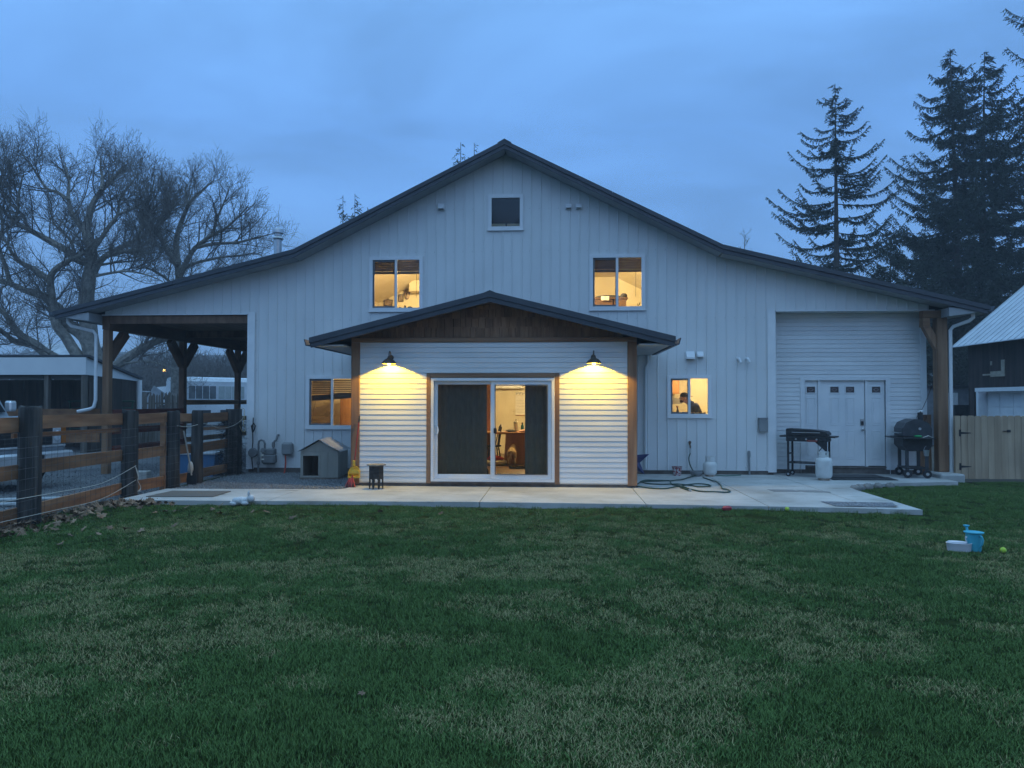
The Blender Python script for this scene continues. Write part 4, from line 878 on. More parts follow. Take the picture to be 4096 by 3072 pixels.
def tank(loc, R_, H_, label, rz=0):
    t_ = thing('propane_tank', label, 'propane tank', loc, rz, 'propane tanks on the patio'); r = R_
    shade(MB().lathe([(r*.35,.035),(r*.82,.05),(r*.97,.09),(r,.13),(r,H_*.5-.004)], n=28).build('lower_shell', tank_m, t_)); shade(MB().lathe([(r*1.012,H_*.5-.003),(r*1.012,H_*.5+.004)], n=28).build('seam', tank_m, t_))
    shade(MB().lathe([(r,H_*.5+.005),(r,H_-.10),(r*.97,H_-.06),(r*.8,H_-.02),(r*.4,H_)], n=28).build('upper_shell', tank_m, t_))
    shade(MB().lathe([(r*.68,0),(r*.72,.055),(r*.66,.05),(r*.64,0)], n=24).build('foot_ring', rust, t_))
    mb = MB(); n = 26; z0 = H_-.015; z1 = H_+.115; rc = r*.66           # collar, open at one side with hand holes
    for k in range(n):
        a0 = -pi*.5+.55+(2*pi-1.1)*k/n; a1 = -pi*.5+.55+(2*pi-1.1)*(k+1)/n
        lo_, hi_ = z0, z1
        segs = [(z0, z1)] if k not in (6,7,8,17,18,19) else [(z0, z0+.05), (z1-.025, z1)]
        for lo_, hi_ in segs:
            P = [(rc*cos(a),rc*sin(a),z) for a, z in ((a0,lo_),(a1,lo_),(a1,hi_),(a0,hi_))]+[((rc-.006)*cos(a),(rc-.006)*sin(a),z) for a, z in ((a0,lo_),(a1,lo_),(a1,hi_),(a0,hi_))]
            mb.add(P, [(0,1,2,3),(7,6,5,4),(0,4,5,1),(3,2,6,7)])
    mb.build('collar', tank_m, t_); shade(MB().lathe([(.018,H_),(.018,H_+.05),(.03,H_+.055),(.03,H_+.075)], n=10).build('valve', galv, t_))
tank((4.69,-.46,0), .155, .345, 'small white propane tank beside the grey bowl and the garden hose', radians(200))
tank((7.0,-1.08,0), .172, .50, 'tall white propane tank in front of the flat-top griddle', radians(30))
g2 = MB(); g2.box(-.05,-.1185,.545, -.035,-.1165,.60); g2.box(-.012,-.1185,.545, -.002,-.1165,.60)

# ---- faucet and garden hose
fc = thing('hose_faucet', 'old brass faucet on the white wall with the green hose attached', 'faucet', (4.31,-.02,.70)); rb = M('old_brass', (.10,.055,.03), (.16,.09,.05), scale=20, rough=.6)
shade(MB().tube([(0,0,.0),(0,-.06,.0),(0,-.10,-.03),(0,-.11,-.08)], .018, 8).build('spout', rb, fc)); shade(MB().lathe([(.03,-.03),(.035,-.05),(.012,-.06)], (0,0,.05), 10, 'y').build('wheel', rb, fc)); MB().box(-.025,-.045,.0, .025,-.02,.05,c=.008).build('bonnet', rb, fc); shade(MB().lathe([(.02,-.20),(.02,-.08)], (0,-.11,0), 10).build('coupling', galv, fc))
def hz(x, y): 
    v = atz(2500+x/4.809, 1750+y/4.809, .016); return (v.x, v.y)
def spline(pts, per=5):
    P = [Vector(p) for p in pts]; out_ = []
    for i in range(len(P)-1):
        a, b, c, d = P[max(i-1,0)], P[i], P[i+1], P[min(i+2,len(P)-1)]
        for k in range(per):
            t = k/per; out_.append(.5*((2*b)+(c-a)*t+(2*a-5*b+4*c-d)*t*t+(3*b-a-3*c+d)*t**3))
    return out_+[P[-1]]
hose_m = M('green_hose', (.016,.045,.032), (.03,.07,.05), scale=12, rough=.5)
down = [(4.31,-.13,.50),(4.27,-.16,.40),(4.28,-.18,.28),(4.33,-.24,.14),(4.38,-.32,.06)]
tr1 = [(1340,745),(1200,775),(1100,808),(990,828),(870,830),(600,822),(380,832),(270,872),(215,930),(285,955),(500,975),(760,982),(960,962),(1080,930),(1220,905),(1420,900),(1600,908),(1645,932),(1580,952),(1400,945),(1250,918),(1000,905),(700,900),(450,885),(300,862),(420,842),(640,836),(860,842),(880,880),(960,915),(1080,945),(1250,990),(1450,1032),(1700,1055),(1960,1052),(2022,1030),(1960,1008),(1870,978),(1838,910),(1760,862),(1640,815),(1500,768)]
pts = [Vector(p) for p in down]
for k, (x, y) in enumerate(tr1):
    a = hz(x, y); pts.append(Vector((a[0], a[1], .016+.012*((k*7) % 3 == 0))))
ho = thing('garden_hose', 'dark green garden hose lying in loose loops on the patio', 'hose', (0,0,0)); shade(MB().tube(spline(pts), .0135, 8).build('tube', hose_m, ho))
loop2 = [(1140,985),(1180,1000),(1250,1020)]; pts = [Vector((*hz(x,y),.018)) for x, y in [(1060,955)]+loop2]; shade(MB().tube(spline(pts), .0155, 8).build('hose_end', hose_m, ho)); a = hz(1250,1020); shade(MB().lathe([(.024,-.02),(.024,.03),(.014,.03)], (a[0],a[1],.024), 12, 'y').build('coupling', galv, ho))
pts = [Vector((*hz(x,y),.016)) for x, y in [(1740,725),(1900,735),(2050,730),(2230,722)]]; tag(shade(MB().tube(spline(pts), .011, 7).build('hose_piece', M('teal_hose', (.05,.16,.13), rough=.5))), 'short teal length of hose lying along the wall base', 'hose')

# ---- flat-top griddle on its cart
gr = thing('griddle', 'black flat-top griddle with its lid closed on a wheeled cart by the entry door', 'griddle', (6.93,-.33,0), radians(-30)); bm_ = black_metal
B(-.44,-.24,.80, .44,.24,.93,c=.012).build('cook_box', bm_, gr); B(-.58,-.25,.895, -.442,.25,.93,c=.006).build('shelf', bm_, gr); B(.442,-.25,.895, .60,.25,.93,c=.006).build('shelf', bm_, gr)
MB().prism([(-.44,.94),(.44,.94),(.44,.985),(.40,1.03),(.20,1.06),(-.42,1.09),(-.44,1.07)], 'y', -.24, .24).build('lid', bm_, gr); B(-.30,-.30,1.0, .30,-.285,1.015).build('lid_handle', galv, gr)
for x in (-.40,.40):
    for y in (-.21,.21): B(x-.02,y-.02,.10, x+.02,y+.02,.798).build('leg', bm_, gr)
B(-.42,-.22,.30, .42,.22,.325).build('bottom_shelf', bm_, gr); B(.38,-.19,.5, .42,.19,.53).build('side_bar', bm_, gr); B(-.42,-.19,.5, -.38,.19,.53).build('side_bar', bm_, gr)
for x in (-.40,.40):
    for y in (-.21,.21):
        wh = shade(MB().lathe([(.03,-.018),(.055,-.016),(.058,0),(.055,.016),(.03,.018)], (x,y,.058), 16, 'y').build('caster', bm_, gr)); shade(MB().lathe([(.026,-.02),(.026,.02)], (x,y,.058), 12, 'y').build('hub', galv, wh))
for k in range(3): shade(MB().lathe([(.022,0),(.02,-.025)], (-.22+.22*k,-.24,.855), 10, 'y').build('knob', galv, gr))
B(.02,-.30,.80, .24,-.245,.84,c=.008).build('tool_tray', M('rust_red', (.20,.05,.04), rough=.7), gr); shade(MB().tube([(.30,0,.79),(.33,-.10,.70),(.26,-.18,.60),(.28,-.26,.46),(.38,-.30,.42),(.45,-.36,.50)], .010, 6).build('gas_hose', bm_, gr))
MB().prism([(.18,.80),(.44,.80),(.44,.60),(.40,.60)], 'y', -.24,-.235).build('side_panel', bm_, gr)

# ---- smoker grill
sm_ = thing('smoker_grill', 'black smoker grill with a faceted lid and chimney by the corner post', 'grill', (9.28,-.22,0), radians(-100)); gun = M('gunmetal', (.035,.038,.043), (.055,.058,.064), scale=8, rough=.45)
lidp = [(-.29,.93),(-.30,1.10),(-.23,1.23),(-.06,1.31),(.06,1.31),(.23,1.23),(.30,1.10),(.29,.93)]
MB().prism(lidp, 'x', -.36, .36).build('lid', gun, sm_); MB().prism([(-.30,.915),(-.30,.72),(-.20,.60),(.20,.60),(.30,.72),(.30,.915)], 'x', -.36, .36).build('fire_box', bm_, sm_)
B(-.36,-.50,.885, .36,-.305,.91,c=.008).build('front_shelf', bm_, sm_); B(.365,-.30,.885, .60,.30,.91,c=.006).build('side_shelf', bm_, sm_)
mb = MB(); mb.tube([(-.25,-.35,1.0),(.25,-.35,1.0)], .012, 8)
for x in (-.25,.25): mb.tube([(x,-.35,1.0),(x,-.295,1.0)], .008, 6)
mb.build('lid_handle', galv, sm_)
shade(MB().lathe([(.055,1.0),(.055,1.46)], (.22,.10,0), 16).build('chimney', bm_, sm_)); shade(MB().lathe([(.085,1.49),(.08,1.50),(.02,1.53)], (.22,.10,0), 16).build('chimney_cap', galv, sm_)); MB().tube([(.22,.10,1.45),(.22,.10,1.49)], .008, 6).build('cap_stem', bm_, sm_)
for x in (-.30,.30):
    for y in (-.20,.20): B(x-.03,y-.03,.14, x+.03,y+.03,.62).build('leg', gun, sm_)
B(-.34,-.24,.20, .34,.24,.225).build('bottom_shelf', bm_, sm_)
for x, y in ((-.36,-.20),(-.36,.20),(.33,-.2),(.33,.2)):
    wh = shade(MB().lathe([(.05,-.03),(.088,-.028),(.095,0),(.088,.028),(.05,.03)], (x,y,.095), 20, 'x').build('wheel', bm_, sm_)); shade(MB().lathe([(.035,-.033),(.035,.033)], (x,y,.095), 12, 'x').build('hub', galv, wh))
shade(MB().lathe([(.045,.0),(.06,.13),(.055,.13)], (.42,.16,.50), 14).build('drip_bucket', galv, sm_)); shade(MB().tube([(.42,.10,.62),(.40,.14,.70),(.37,.17,.72)], .004, 5).build('bucket_wire', galv, sm_)); shade(MB().lathe([(.03,.372),(.03,.366)], (0,.05,1.10), 14, 'x').build('gauge', galv, sm_))
so_ = lambda v: sm_.matrix_basis @ Vector(v)
bpy.context.view_layer.update()
v = so_((.48,-.02,.91)); small('oven_mitt', 'green mitt lying on the side shelf of the smoker grill', 'mitt', MB().blob((0,0,.025), (.09,.05,.03), 10, 6, .1), M('green_cloth', (.02,.22,.07), rough=.9), v)
v = so_((.48,.17,.91)); o = small('rag', 'white rag lying on the side shelf of the smoker grill', 'rag', MB().prism([(-.09,0),(.02,.045),(.10,.0),(.10,-.004),(.02,.035),(-.09,-.004)], 'y', -.05,.05), paper, v, sm_=False); o.location.z += .005; o.rotation_euler.z = radians(-20)

# ---- mats
rub = M('rubber_mat', (.022,.024,.026), (.04,.042,.045), scale=40, rough=.9)
tag(MB().prism([(7.20,-1.10),(8.58,-1.05),(8.62,-.42),(7.24,-.45)], 'z', .002, .012).build('door_mat', rub), 'wide thin grey mat in front of the entry door step', 'mat', 'mats on the patio')
tag(MB().prism([(7.30,-.62),(8.50,-.58),(8.52,.02),(7.32,.0)], 'z', .014, .026).build('door_mat', black_metal), 'black rubber mat lying on the grey one at the entry door', 'mat', 'mats on the patio')
mb = MB(); nx = 26; ny = 10
for j in range(ny+1):
    for i in range(nx+1):
        u, v = i/nx, j/ny; x = lerp(lerp(5.68,6.84,u), lerp(5.72,6.68,u), v); y = lerp(lerp(-4.62,-4.70,u), lerp(-5.20,-5.26,u), v)
        mb.v.append((x, y, .008+.012*max(0, sin(u*11+v*4))*max(0, v-.3)+.05*max(0, u-.93)*8*max(0, v-.5)))
mb.f = [(j*(nx+1)+i, j*(nx+1)+i+1, (j+1)*(nx+1)+i+1, (j+1)*(nx+1)+i) for j in range(ny) for i in range(nx)]
tag(shade(mb.build('worn_rug', M('patterned_rug', (.06,.065,.075), (.25,.26,.28), scale=40, rough=.95, lo=.45, hi=.55)), 60), 'rumpled dark patterned rug at the patio edge by the lawn', 'rug', 'mats on the patio')
tag(MB().prism([(-6.05,-4.80),(-4.86,-4.72),(-4.90,-3.93),(-6.02,-3.96)], 'z', .002, .014).build('walk_mat', M('brown_mat', (.12,.105,.09), (.16,.145,.125), scale=60, rough=.95)), 'brown mat on the walkway by the tarred fence posts', 'mat', 'mats on the patio')

# ---- toys on the lawn
plush = M('plush_white', (.50,.50,.50), (.68,.68,.67), scale=22, rough=1, bump=.6, bscale=60)
bn = thing('plush_toy', 'dirty white plush toy lying at the patio edge', 'plush toy', (-4.12,-5.30,-.05), radians(20)); mb = MB(); mb.blob((0,0,.07), (.14,.09,.07), 12, 8, .07); mb.blob((.16,.0,.10), (.075,.07,.07), 12, 8, .05); shade(mb.build('body', plush, bn), 80)
for y in (-.03,.04): shade(MB().blob((.13,y,.18), (.022,.02,.06), 8, 6, .05).build('ear', plush, bn))
for x, y in ((-.12,-.07),(-.12,.07),(.07,-.08)): shade(MB().blob((x,y,.035), (.06,.03,.035), 8, 6, .06).build('paw', plush, bn))
turq = M('turquoise_plastic', (.06,.40,.52), (.08,.46,.58), scale=4, rough=.35, dirt=.05)
c = atz(3896,2205,-.075)
wcn = thing('watering_can', 'turquoise toy watering can standing on the lawn', 'watering can', (c.x,c.y,lawn_z(c.x,c.y)), radians(8)); R_ = .098; wcn.scale = (.88,.88,.86)
shade(MB().lathe([(.085,0),(.088,.01),(R_,.245),(R_-.005,.245),(.083,.012)], n=24).build('body', turq, wcn)); shade(MB().lathe([(R_-.004,.238),(R_+.022,.250),(R_+.024,.262),(R_-.002,.256)], n=24).build('rim', turq, wcn))
shade(MB().tube([(.0,.08,.14),(.0,.12,.24),(.0,.145,.32)], [.022,.018,.015], 10).build('spout', turq, wcn)); shade(MB().lathe([(.015,.30),(.035,.315),(.042,.33),(.02,.335)], (.0,.145,0), 14).build('rose', turq, wcn))
shade(MB().tube([(.01,-.098,.225),(.015,-.135,.215),(.02,-.15,.17),(.018,-.135,.11),(.014,-.09,.06)], .011, 8).build('handle', turq, wcn))
c = atz(3836,2205,-.075); wb = thing('toy_tub', 'white oval toy tub lying beside the turquoise watering can', 'tub', (c.x,c.y,lawn_z(c.x,c.y)), radians(-14)); mb = MB().lathe([(.10,.0),(.108,.09),(.112,.095),(.108,.10),(.10,.095),(.09,.02)], n=24); mb.v = [(x*1.25, y*.7, z) for x, y, z in mb.v]; shade(mb.build('tub', M('white_toy', (.62,.60,.62), rough=.4), wb)); mb = MB().lathe([(.095,.098),(.09,.112),(.03,.118)], n=24); mb.v = [(x*1.1-.02, y*.65, z) for x, y, z in mb.v]; shade(mb.build('lid', MATS['white_toy'], wb)); MB().tube([(.085,0,.10),(.065,-.01,.15)], .006, 6).build('stick', MATS['white_toy'], wb); shade(MB().blob((.075,0,.165), (.012,.012,.012), 8, 6).build('bobble', MATS['white_toy'], wb))
felt_b = M('tennis_felt', (.42,.60,.04), (.50,.68,.08), scale=60, rough=1, bump=.3, bscale=200); seam_m = M('ball_seam', (.6,.65,.5), rough=.9)
for px, py, lab in ((4013,2213,'bright yellow tennis ball on the grass past the watering can'), (3136,2040,'yellow tennis ball on the grass at the patio edge')):
    c = atz(px, py, -.06); c.y = min(c.y, pad_front(c.x)-.12); t_ = thing('tennis_ball', lab, 'ball', (c.x,c.y,lawn_z(c.x,c.y)+.045), rnd.uniform(0,3), 'tennis balls on the lawn'); shade(MB().blob((0,0,0), .034, 18, 12).build('felt', felt_b, t_))
    sp_ = []
    for k in range(25):
        a = 2*pi*k/24; v = Vector((cos(a)+.35*cos(3*a)*.9, sin(a)-.35*sin(3*a)*.9, 1.1*sin(2*a))).normalized()*.0335; sp_.append(v)
    MB().tube(sp_, .0016, 4).build('seam', seam_m, t_)
c = atz(2907,2046,-.06); small('chew_toy', 'red chewed toy lying on the grass by the patio', 'dog toy', MB().blob((0,0,.035), (.085,.05,.04), 12, 8, .22), M('red_toy', (.40,.05,.06), rough=.6), (c.x,c.y,lawn_z(c.x,c.y)+.012)).rotation_euler.z = .4
for px, py, sz in ((2795,2262,.018),(3903,2400,.02),(1780,2377,.014),(1762,2053,.03),(1522,2045,.022)):
    pass
# curved stone edging by the patio bend
rk = M('edge_rock', (.16,.155,.14), (.26,.25,.235), scale=9, rough=.95, bump=.5)
for k, (x, y, r) in enumerate(((7.12,-2.42,.13),(7.30,-2.20,.12),(7.52,-2.04,.12),(7.78,-1.93,.10),(8.05,-1.85,.09))):
    tag(shade(MB().blob((0,0,.0), (r,r*.75,.085), 9, 6, .16).build('edge_stone', rk), 70), 'rough grey edging stone at the patio bend beside the lawn', 'stone', 'edging stones at the patio bend').location = (x, y, -.045)
# ================================================================== FENCE AND YARD BY THE CARPORT
wire_m = M('fence_wire', (.10,.10,.10), (.16,.15,.14), scale=20, rough=.6, metal=.3)
cord_m = M('pale_cord', (.55,.50,.42), rough=.8)
pf = thing('pasture_fence', 'board and wire fence with thick tarred timber posts beside the lawn', 'fence')
PO = [(-6.36,-7.30,.30,1.62),(-6.62,-4.36,.275,1.53),(-6.55,-2.95,.25,1.50),(-6.37,-2.30,.23,1.49),(-6.42,-.42,.36,1.50)]
gl0 = lambda x, y: -.10
for k, (x, y, d, h) in enumerate([(-6.0,-10.4,.3,1.62)]+PO):
    mb = MB(); n = 14; rr = random.Random(k); V = []
    zs = [-.15, 0, .3, .6, .9, 1.2, h-.05, h-.01, h]; off = [rr.uniform(-.010,.010) for _ in range(n)]
    for i, z in enumerate(zs):
        for j in range(n):
            a = 2*pi*j/n; r = d/2*(1+.05*(1-z/h))*(1+off[j]*3+rr.uniform(-.014,.014))*(1 if z < h-.02 else (.97 if z < h else .90))
            V.append((x+r*cos(a), y+r*sin(a), z-.0+(rr.uniform(-.02,.02) if z >= h-.02 else 0)))
    F = [(i*n+j, i*n+(j+1) % n, (i+1)*n+(j+1) % n, (i+1)*n+j) for i in range(len(zs)-1) for j in range(n)]+[tuple((len(zs)-1)*n+j for j in range(n))]
    mb.add(V, F).build('post', creosote, pf)
# three plank rails per bay, on the far side of the posts
AL = [(-6.0,-10.4)]+[(p_[0],p_[1]) for p_ in PO]
def rails(i, j, zs, hgt, mat=rail_wood, off=.10, z2=None):
    (xa, ya), (xb, yb) = AL[i], AL[j]
    for k, z in enumerate(zs):
        dz = rnd.uniform(-.015,.015)
        MB().obox((xa-off,ya,z+dz),(xb-off,yb,z-dz+(z2 or 0)), .045, hgt[k]).build('rail', mat, pf)
rails(0,1,(1.36,.70,.08),(.21,.20,.21)); rails(1,2,(1.38,.72,.10),(.20,.20,.20)); rails(2,3,(1.36,.70,.10),(.19,.20,.20)); rails(4,5,(1.34,.70,.14),(.19,.20,.19)); rails(3,4,(1.36,.70,.10),(.17,.19,.19))
for (xa,ya,xb,yb,z) in ((-6.70,-7.2,-6.78,-4.45,1.19),(-6.50,-2.2,-6.52,-.55,1.10)): MB().obox((xa,ya,z),(xb,yb,z-.02), .04, .07).build('rail', rail_wood, pf)
B(-6.72,-3.14,-.1, -6.62,-3.10,1.40).build('batten', rail_wood, pf)
# welded wire mesh on the lawn side
def mesh_wire(i, j, off=.14):
    (xa, ya), (xb, yb) = AL[i], AL[j]; L_ = sqrt((xb-xa)**2+(yb-ya)**2); n = int(L_/.15); mb = MB(); r = .0022
    for k in range(n+1):
        t = k/n; x = lerp(xa,xb,t)+off; y = lerp(ya,yb,t); mb.tube([(x,y,-.03),(x+rnd.uniform(-.006,.006),y,.55),(x,y,1.20)], r, 3, False)
    for k in range(9):
        z = .02+k*.147; mb.tube([(lerp(xa,xb,t)+off+rnd.uniform(-.006,.006), lerp(ya,yb,t), z+rnd.uniform(-.006,.006)) for t in np.linspace(0,1,9)], r, 3, False)
    tag(mb.build('wire_mesh', wire_m, pf), kind='stuff')
for i, j in ((0,1),(1,2),(2,3),(4,5)): mesh_wire(i, j)
# slack electric strands, tied at a post
for z, zz in ((.36,.18),(.10,-.02)):
    pts = [Vector((-5.83,-10.3,z-.05)), Vector((-5.98,-8.8,z+.02)), Vector((-6.13,-7.2,z)), Vector((-6.36,-5.6,z-.03)), Vector((-6.46,-4.42,z+.16))]
    MB().tube(spline(pts, 6), .004, 4).build('strand', cord_m, pf)
for k in range(3):
    a = -6.46; pts = [Vector((a,-4.45,.52)), Vector((a+.05,-4.42,.36-.04*k)), Vector((a+.02,-4.40,.25)), Vector((a+.06,-4.36,.12)), Vector((a+.03+.02*k,-4.42,.05))]; MB().tube(spline(pts, 4), .004, 4).build('strand_end', cord_m, pf)
pts = [Vector((-6.42,-3.05,1.20)), Vector((-6.40,-2.6,1.17)), Vector((-6.26,-2.2,1.22)), Vector((-6.26,-1.5,1.10)), Vector((-6.27,-.8,1.13)), Vector((-6.20,-.42,1.3)), Vector((-6.22,-.40,1.52))]; MB().tube(spline(pts, 6), .005, 4).build('strand', cord_m, pf)
pts = [Vector((-6.20,-.60,1.12)), Vector((-6.19,-.50,1.0)), Vector((-6.19,-.38,.96)), Vector((-6.19,-.30,1.06)), Vector((-6.19,-.42,1.13)), Vector((-6.19,-.36,1.33)), Vector((-6.22,-.30,1.5)), Vector((-6.23,-.5,1.54))]; MB().tube(spline(pts, 5), .006, 4).build('strand', M('yellow_cord', (.55,.42,.20), rough=.8), pf)
# shovel leaning at the gate posts
sv = thing('shovel', 'old shovel with a pale handle leaning between the tarred posts', 'shovel', (-6.30,-2.72,-.03)); shade(MB().tube([(-.07,-.16,1.12),(-.03,-.03,.60),(.0,.05,.20)], .017, 8).build('handle', M('ash_handle', (.36,.32,.27), (.45,.40,.34), scale=8, rough=.7), sv)); MB().prism([(-.10,.0),(.10,.0),(.11,.10),(.09,.25),(-.09,.25),(-.11,.10)], 'y', .05,.06).build('blade', black_metal, sv)
small('paper_bag', 'pale crumpled bag caught on the shovel by the tarred posts', 'bag', MB().blob((0,0,.10), (.06,.06,.12), 9, 8, .15), M('pale_bag', (.42,.41,.38), rough=.9), (-6.36,-2.60,.22))

# vine clump on the last post by the wall
mb = MB(); rv = random.Random(5)
for k in range(1500):
    a = rv.uniform(0,2*pi); r = rv.uniform(.12,.32); z = rv.uniform(-.05,1.25); x, y = -6.44+r*cos(a), -.52+r*sin(a)*.9; d = Vector((rv.uniform(-1,1),rv.uniform(-1,1),rv.uniform(-1,.4))).normalized()*rv.uniform(.06,.16)
    mb.tube([(x,y,z),(x+d.x*.6+.01,y+d.y*.6,z+d.z*.6),(x+d.x,y+d.y,z+d.z)], [.004,.003,.001], 3, False)
vn = thing('dead_vine', 'dark dead vine clump wrapped on the last fence post by the wall', 'vine', (0,0,0)); tag(mb.build('stems', M('vine_dark', (.016,.014,.013), rough=1), vn), kind='stuff')
# hay/wood rails at the carport front: fence running off past the corner post
cf = thing('corral_fence', 'reddish board fence under the carport between its posts', 'fence')
for z, h_ in ((1.40,.17),(.95,.16),(.50,.16)): MB().obox((-9.80,.25,z),(-9.80,3.72,z), .04, h_).build('rail', red_wood, cf)
tan_rail = M('tan_rail', (.34,.20,.11), (.46,.29,.17), scale=8, rough=.75, stretch=(.3,.12,1), bump=.2, rvar=.1)
for z, h_ in ((1.66,.15),(1.1,.15),(.55,.15)):
    for ya, yb in ((3.9,7.5),(7.7,11.3),(11.5,15.0)): MB().obox((-9.80,ya,z),(-9.80,yb,z), .04, h_).build('rail', tan_rail, cf)
for z, h_ in ((1.42,.16),(.90,.16)): MB().obox((-9.76,12.9,z),(-6.4,12.9,z), .04, h_).build('rail', dark_wood, cf)
of = thing('paddock_fence', 'tan board fence running off from the carport corner post', 'fence')
for z, h_, xe in ((1.42,.17,-21),(.80,.22,-11.6)): MB().obox((-9.97,-.02,z),(xe,-.02,z-.03), .04, h_).build('rail', rail_wood, of)
for x in (-12.2,-14.9,-17.6,-20.3): shade(MB().lathe([(.13,-.15),(.125,1.45),(.11,1.5)], (x,.12,0), 12).build('post', creosote, of))
# things standing under the carport
blue_p = M('blue_plastic', (.05,.13,.24), (.06,.15,.28), scale=5, rough=.5)
bb = thing('storage_bin', 'blue plastic bin with a pale lid behind the board fence', 'bin', (-7.35,-.2,-.09), .1); MB().prism([(-.42,0),(.42,0),(.46,.52),(-.46,.52)], 'y', -.28,.28).build('body', blue_p, bb); B(-.48,-.31,.521, .48,.31,.57,c=.01).build('lid', M('pale_lid', (.45,.48,.50), rough=.5), bb)
for k, (x, y, w_, lab) in enumerate(((-8.3,-1.2,.5,'grey concrete block lying on the gravel by the truck'), (-7.9,1.0,.6,'pale concrete block on the gravel under the carport'))):
    o = tag(B(-w_/2,-.15,0, w_/2,.15,.20,c=.02).build('concrete_block', concrete), lab, 'block', 'concrete blocks in the yard'); o.location = (x,y,-.093); o.rotation_euler.z = .2+k
ph_ = tag(shade(MB().tube(spline([Vector((-9.2,-6.1,-.05)), Vector((-8.3,-5.6,-.05)), Vector((-7.4,-5.3,-.05)), Vector((-7.0,-5.0,-.05)), Vector((-7.5,-4.7,-.05)), Vector((-8.6,-5.0,-.05)), Vector((-9.3,-5.4,-.05))], 6), .035, 8).build('plastic_pipe', M('grey_pipe', (.38,.40,.40), rough=.5))), 'loop of grey plastic pipe lying on the gravel behind the fence', 'pipe')

# ---- pickup truck
tk = thing('pickup_truck', 'older grey pickup truck with a chrome-edged front parked on the gravel', 'truck', (-11.53,-2.97,-.095), radians(-10)); tk.scale = (1.05,1.0,1.36)
tp = M('truck_paint', (.24,.27,.30), (.28,.31,.34), scale=3, rough=.2, spec=.9, dirt=.1); chrome = M('chrome', (.72,.74,.76), rough=.22, metal=.55, spec=.8); tyre = M('tyre', (.02,.02,.02), rough=.9); tg = M('truck_glass', (.02,.025,.03), rough=.08)
# local axes: +x forward
MB().prism([(-2.95,.50),(.95,.50),(.95,.98),(-2.95,.98)], 'y', -.95,.95).build('body', tp, tk)
MB().prism([(.951,.50),(2.05,.50),(2.10,.60),(2.10,.95),(2.05,1.03),(.951,1.08)], 'y', -.95,.95).build('hood', tp, tk)
MB().prism([(-.95,.981),(.80,1.07),(.20,1.72),(-.75,1.74)], 'y', -.86,.86).build('cab', tp, tk)
MB().add([(.775,-.78,1.12),(.775,.78,1.12),(.255,.70,1.68),(.255,-.70,1.68)], [(0,1,2,3)]).xf(Matrix.Translation((.02,0,.02))).build('windshield', tg, tk)
for s in (-1,1): MB().add([(.55,s*.865,1.14),(.18,s*.865,1.62),(-.62,s*.865,1.62),(-.72,s*.865,1.14)], [(0,1,2,3)]).build('side_window', tg, tk)
B(-2.9,-.95,.981, -.96,-.88,1.05).build('bed_rail', tp, tk); B(-2.9,.88,.981, -.96,.95,1.05).build('bed_rail', tp, tk)
B(2.101,-.60,.66, 2.125,.60,.92).build('grille', black_metal, tk); 
for z in (.70,.76,.82,.88): B(2.126,-.58,z, 2.135,.58,z+.012).build('grille_bar', gun, tk)
B(2.101,-.93,.925, 2.14,.93,.95,c=.006).build('grille_trim', chrome, tk); B(2.101,-.93,.625, 2.14,.93,.65,c=.006).build('grille_trim', chrome, tk)
for s in (-1,1):
    hl = B(2.101,s*.62,.67, 2.13,s*.82,.91,c=.01).build('headlight', chrome, tk); shade(MB().lathe([(.08,2.131),(.07,2.145),(.02,2.15)], (0,s*.72,.79), 16, 'x').build('lens', M('lens%d' % s, (.5,.52,.55), rough=.05), hl)); B(2.06,s*.83,.67, 2.125,s*.945,.91).build('turn_signal', M('amber%d' % s, (.35,.11,.02), rough=.2), tk)
    B(.55,s*.96,1.15, .72,s*1.14,1.32,c=.03).build('mirror', chrome, tk)
B(2.05,-1.0,.38, 2.28,1.0,.56,c=.03).build('bumper', chrome, tk); B(2.10,-.9,.28, 2.18,.9,.379).build('valance', gun, tk); B(2.281,-.25,.42, 2.29,.25,.52).build('plate', black_metal, tk)
for x in (1.35,-1.95):
    for s in (-1,1):
        wh = shade(MB().lathe([(.20,-.10),(.34,-.11),(.365,-.06),(.365,.06),(.34,.11),(.20,.10)], (x,s*.82,.365), 24, 'y').build('wheel', tyre, tk)); shade(MB().lathe([(.19,-.112),(.19,.112)], (x,s*.82,.365), 16, 'y').build('rim', galv, wh))

# ---- open shed with a white fascia
sh = thing('open_shed', 'long open-fronted shed with a white metal fascia and dark interior', 'shed')
XE = -14.95; shed_dark = M('shed_boards', (.035,.026,.022), (.06,.045,.036), scale=6, rough=.9, stretch=(1,1,.1), rvar=.2)
B(-40,6.97,2.60, XE,7.0,3.20).build('fascia', white_metal, sh); MB().prism([(6.98,3.22),(10.3,2.55),(10.3,2.62),(6.98,3.29)], 'x', -40.1, XE+.1).build('roof', roof_metal, sh); MB().prism([(7.01,2.60),(10.25,2.46),(10.25,2.53),(7.01,3.19)], 'x', XE-.03, XE).build('gable_trim', white_metal, sh)
for x in (-16.4,-20.6,-24.8,XE-.12): B(x-.075,7.02,-.12, x+.075,7.17,2.6).build('post', old_wood if x > -16.5 else old_wood, sh)
for k in range(34): B(-32+k*.5,10.1,-.12, -31.51+k*.5,10.15,2.5).build('back_board', shed_dark, sh)
for k in range(6): B(XE-.06,7.2+k*.475,-.12, XE-.02,7.2+k*.475+.46,2.5).build('side_board', shed_dark, sh)
B(-40,7.0,-.12, -32.1,10.2,2.4).build('store_room', shed_dark, sh); pipe([(XE+.04,10.2,2.5),(XE+.04,10.2,1.3)], .09, white_paint, sh, 'downspout')
